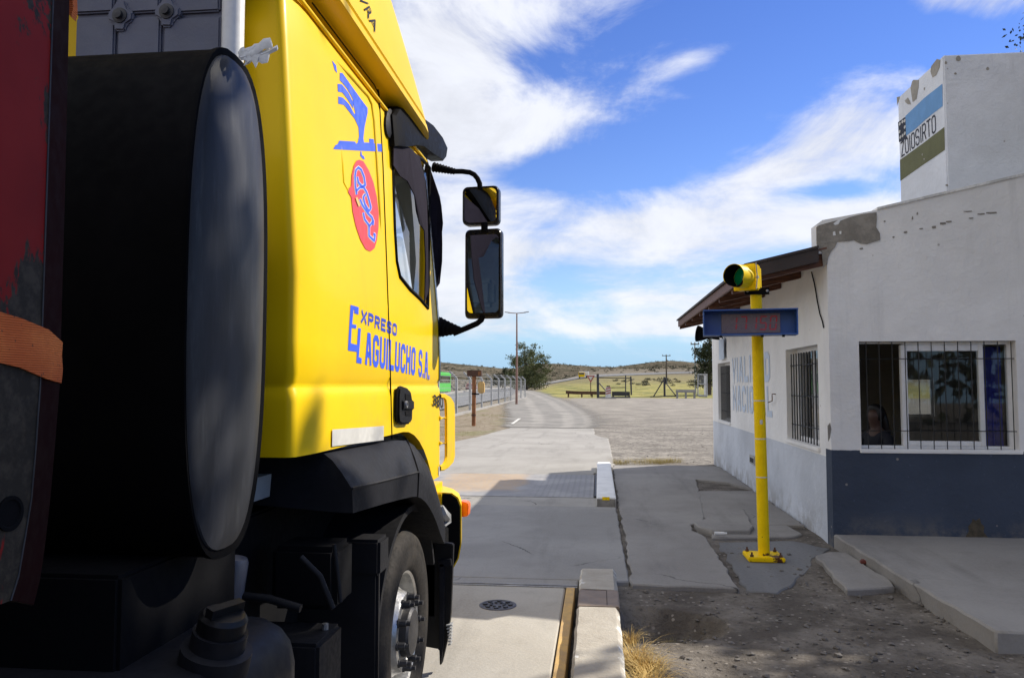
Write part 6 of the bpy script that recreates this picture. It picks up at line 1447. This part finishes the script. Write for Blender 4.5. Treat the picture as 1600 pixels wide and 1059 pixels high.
# scrub on the steppe and field
mb = MB()
def bush(mb, c, r, n):
    for _ in range(n):
        d = Vector((random.gauss(0,1), random.gauss(0,1), abs(random.gauss(0,.8)))).normalized()*r*rnd(.3,1); d.z *= .75; leaf(mb, Vector(c)+d, r*(.34 if n < 30 else .2))
for k in range(520):
    y = 75+420*random.random()**1.3; x = -26-rnd(0, .35*y+30)
    bush(mb, (x, y, zt(x,y)), rnd(.4,1.1), 16)
for k in range(60):
    y = rnd(150, 205); x = rnd(2, 34); bush(mb, (x, y, zt(x,y)), rnd(.5,1.0), 60)
for k in range(300):
    y = rnd(300, 620); x = rnd(-60, 120); bush(mb, (x, y, zt(x,y)), rnd(.6,1.6), 14)
for c_ in HILLB:
    r_ = rnd(1.6,4.2)
    for _ in range(9): leaf(mb, Vector(c_)+Vector((random.gauss(0,.55)*r_, random.gauss(0,.55)*r_, rnd(0,.7)*r_)), r_*.42)
stuff(mb, 'scrub', 'leaf_scrub', 'low grey green scrub dotted over the steppe', 'scrub')
mb = MB()
for k in range(700):
    y = 105+95*random.random()**1.3; x = rnd(-4, 26+.1*y); tuft(mb, (x, y, zt(x,y)-.03), 6, rnd(.2,.55), .5, .9)
stuff(mb, 'field_grass', 'dry_grass', 'tall yellow grass of the field beyond the gates', 'grass')

# ------------------------------------------------------------------ LIGHT, SKY, CAMERA
sun_dir = Vector((1.11, .80, 1.0)).normalized()      # towards the sun
sl = bpy.data.lights.new('sun', 'SUN'); sl.energy = 4.1; sl.angle = R(.53); sl.color = (1, .93, .82)
so = bpy.data.objects.new('sun', sl); C.objects.link(so); so.rotation_euler = (-sun_dir).to_track_quat('-Z', 'Y').to_euler()
w = bpy.data.worlds.new('World'); scene.world = w; w.use_nodes = True; t = NT(w.node_tree); bg = w.node_tree.nodes['Background']
skyn = t.node('ShaderNodeTexSky', sky_type='NISHITA', sun_disc=False); skyn.sun_elevation = math.asin(sun_dir.z); skyn.sun_rotation = math.atan2(sun_dir.x, sun_dir.y)
skyn.altitude = 400; skyn.air_density = 1.; skyn.dust_density = .0; skyn.ozone_density = 2.2
hs = t.node('ShaderNodeHueSaturation'); t.l.new(skyn.outputs[0], hs.inputs['Color']); hs.inputs['Saturation'].default_value = 1.25; hs.inputs['Value'].default_value = 1.0; hs.inputs['Hue'].default_value = .522
D = t.node('ShaderNodeTexCoord').outputs['Generated']; dx, dy, dz = t.xyz(D)
dyc = t.m('MAXIMUM', dy, .12); u = t.m('DIVIDE', dx, dyc); v = t.m('DIVIDE', dz, dyc)
up_ = t.m('ADD', t.m('MAXIMUM', dz, 0), .16); cx = t.m('DIVIDE', dx, up_); cy = t.m('DIVIDE', dy, up_)
rot = t.vec(t.m('ADD', t.m('MULTIPLY', cx, .85), t.m('MULTIPLY', cy, .35)), t.m('SUBTRACT', t.m('MULTIPLY', cy, .95), t.m('MULTIPLY', cx, .35)), 3.7)
n1 = t.noise(t.scale(rot, (1., 1.35, 1)), 1.15, 9, .58, .35); n2 = t.noise(t.scale(D, (1., 1., 1.9)), 5.2, 9, .64, .45)
den = t.m('ADD', t.m('MULTIPLY', n1, .42), t.m('MULTIPLY', n2, .58))
def blob(px_, py_, rx, ry, amp, tilt=0.):
    u0, v0 = (px_-935)/1220, (600-py_)/1220; ca, sa = math.cos(R(tilt)), math.sin(R(tilt))
    a = t.m('SUBTRACT', u, u0); b = t.m('SUBTRACT', v, v0)
    p = t.m('DIVIDE', t.m('ADD', t.m('MULTIPLY', a, ca), t.m('MULTIPLY', b, sa)), rx/1220); q = t.m('DIVIDE', t.m('SUBTRACT', t.m('MULTIPLY', b, ca), t.m('MULTIPLY', a, sa)), ry/1220)
    g = t.m('POWER', 2.718, t.m('MULTIPLY', t.m('ADD', t.m('MULTIPLY', p, p), t.m('MULTIPLY', q, q)), -1.)); return t.m('MULTIPLY', g, amp)
cov = None
for b_ in CLOUDS:
    g = blob(*b_); cov = g if cov is None else t.m('ADD', cov, g)
hi = t.step(dz, .0, .10, .0, 1.)
cov = t.m('ADD', t.m('ADD', cov, t.step(t.m('ADD', t.m('MULTIPLY', dx, -1.), t.m('MULTIPLY', dy, -.35)), 0., .8, 0, .6)), t.step(dz, .55, .95, 0, .3))  # extra unseen cloud left, behind and overhead, added to brighten the shaded walls
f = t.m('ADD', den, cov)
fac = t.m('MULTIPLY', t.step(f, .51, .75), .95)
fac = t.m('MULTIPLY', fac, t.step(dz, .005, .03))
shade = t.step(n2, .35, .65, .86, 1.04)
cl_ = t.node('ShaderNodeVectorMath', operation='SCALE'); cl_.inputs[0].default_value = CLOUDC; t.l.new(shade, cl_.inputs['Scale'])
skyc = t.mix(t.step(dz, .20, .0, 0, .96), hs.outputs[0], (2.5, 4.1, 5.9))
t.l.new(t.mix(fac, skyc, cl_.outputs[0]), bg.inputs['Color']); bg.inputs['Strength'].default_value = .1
cam = bpy.data.cameras.new('camera'); co = bpy.data.objects.new('camera', cam); C.objects.link(co); scene.camera = co
cam.sensor_width = 36; cam.lens = 36*FOC/1600; cam.clip_start = .05; cam.clip_end = 8000; co.location = (0, 0, EYE)
co.rotation_euler = (math.pi/2+TH, 0, PS)
vs = scene.view_settings; vs.view_transform = 'Standard'; vs.look = 'None'; vs.gamma = 1; vs.exposure = EXPO
scene.cycles.max_bounces = 6; scene.cycles.transparent_max_bounces = 12; scene.cycles.use_denoising = True
scene.cycles.sample_clamp_indirect = 6
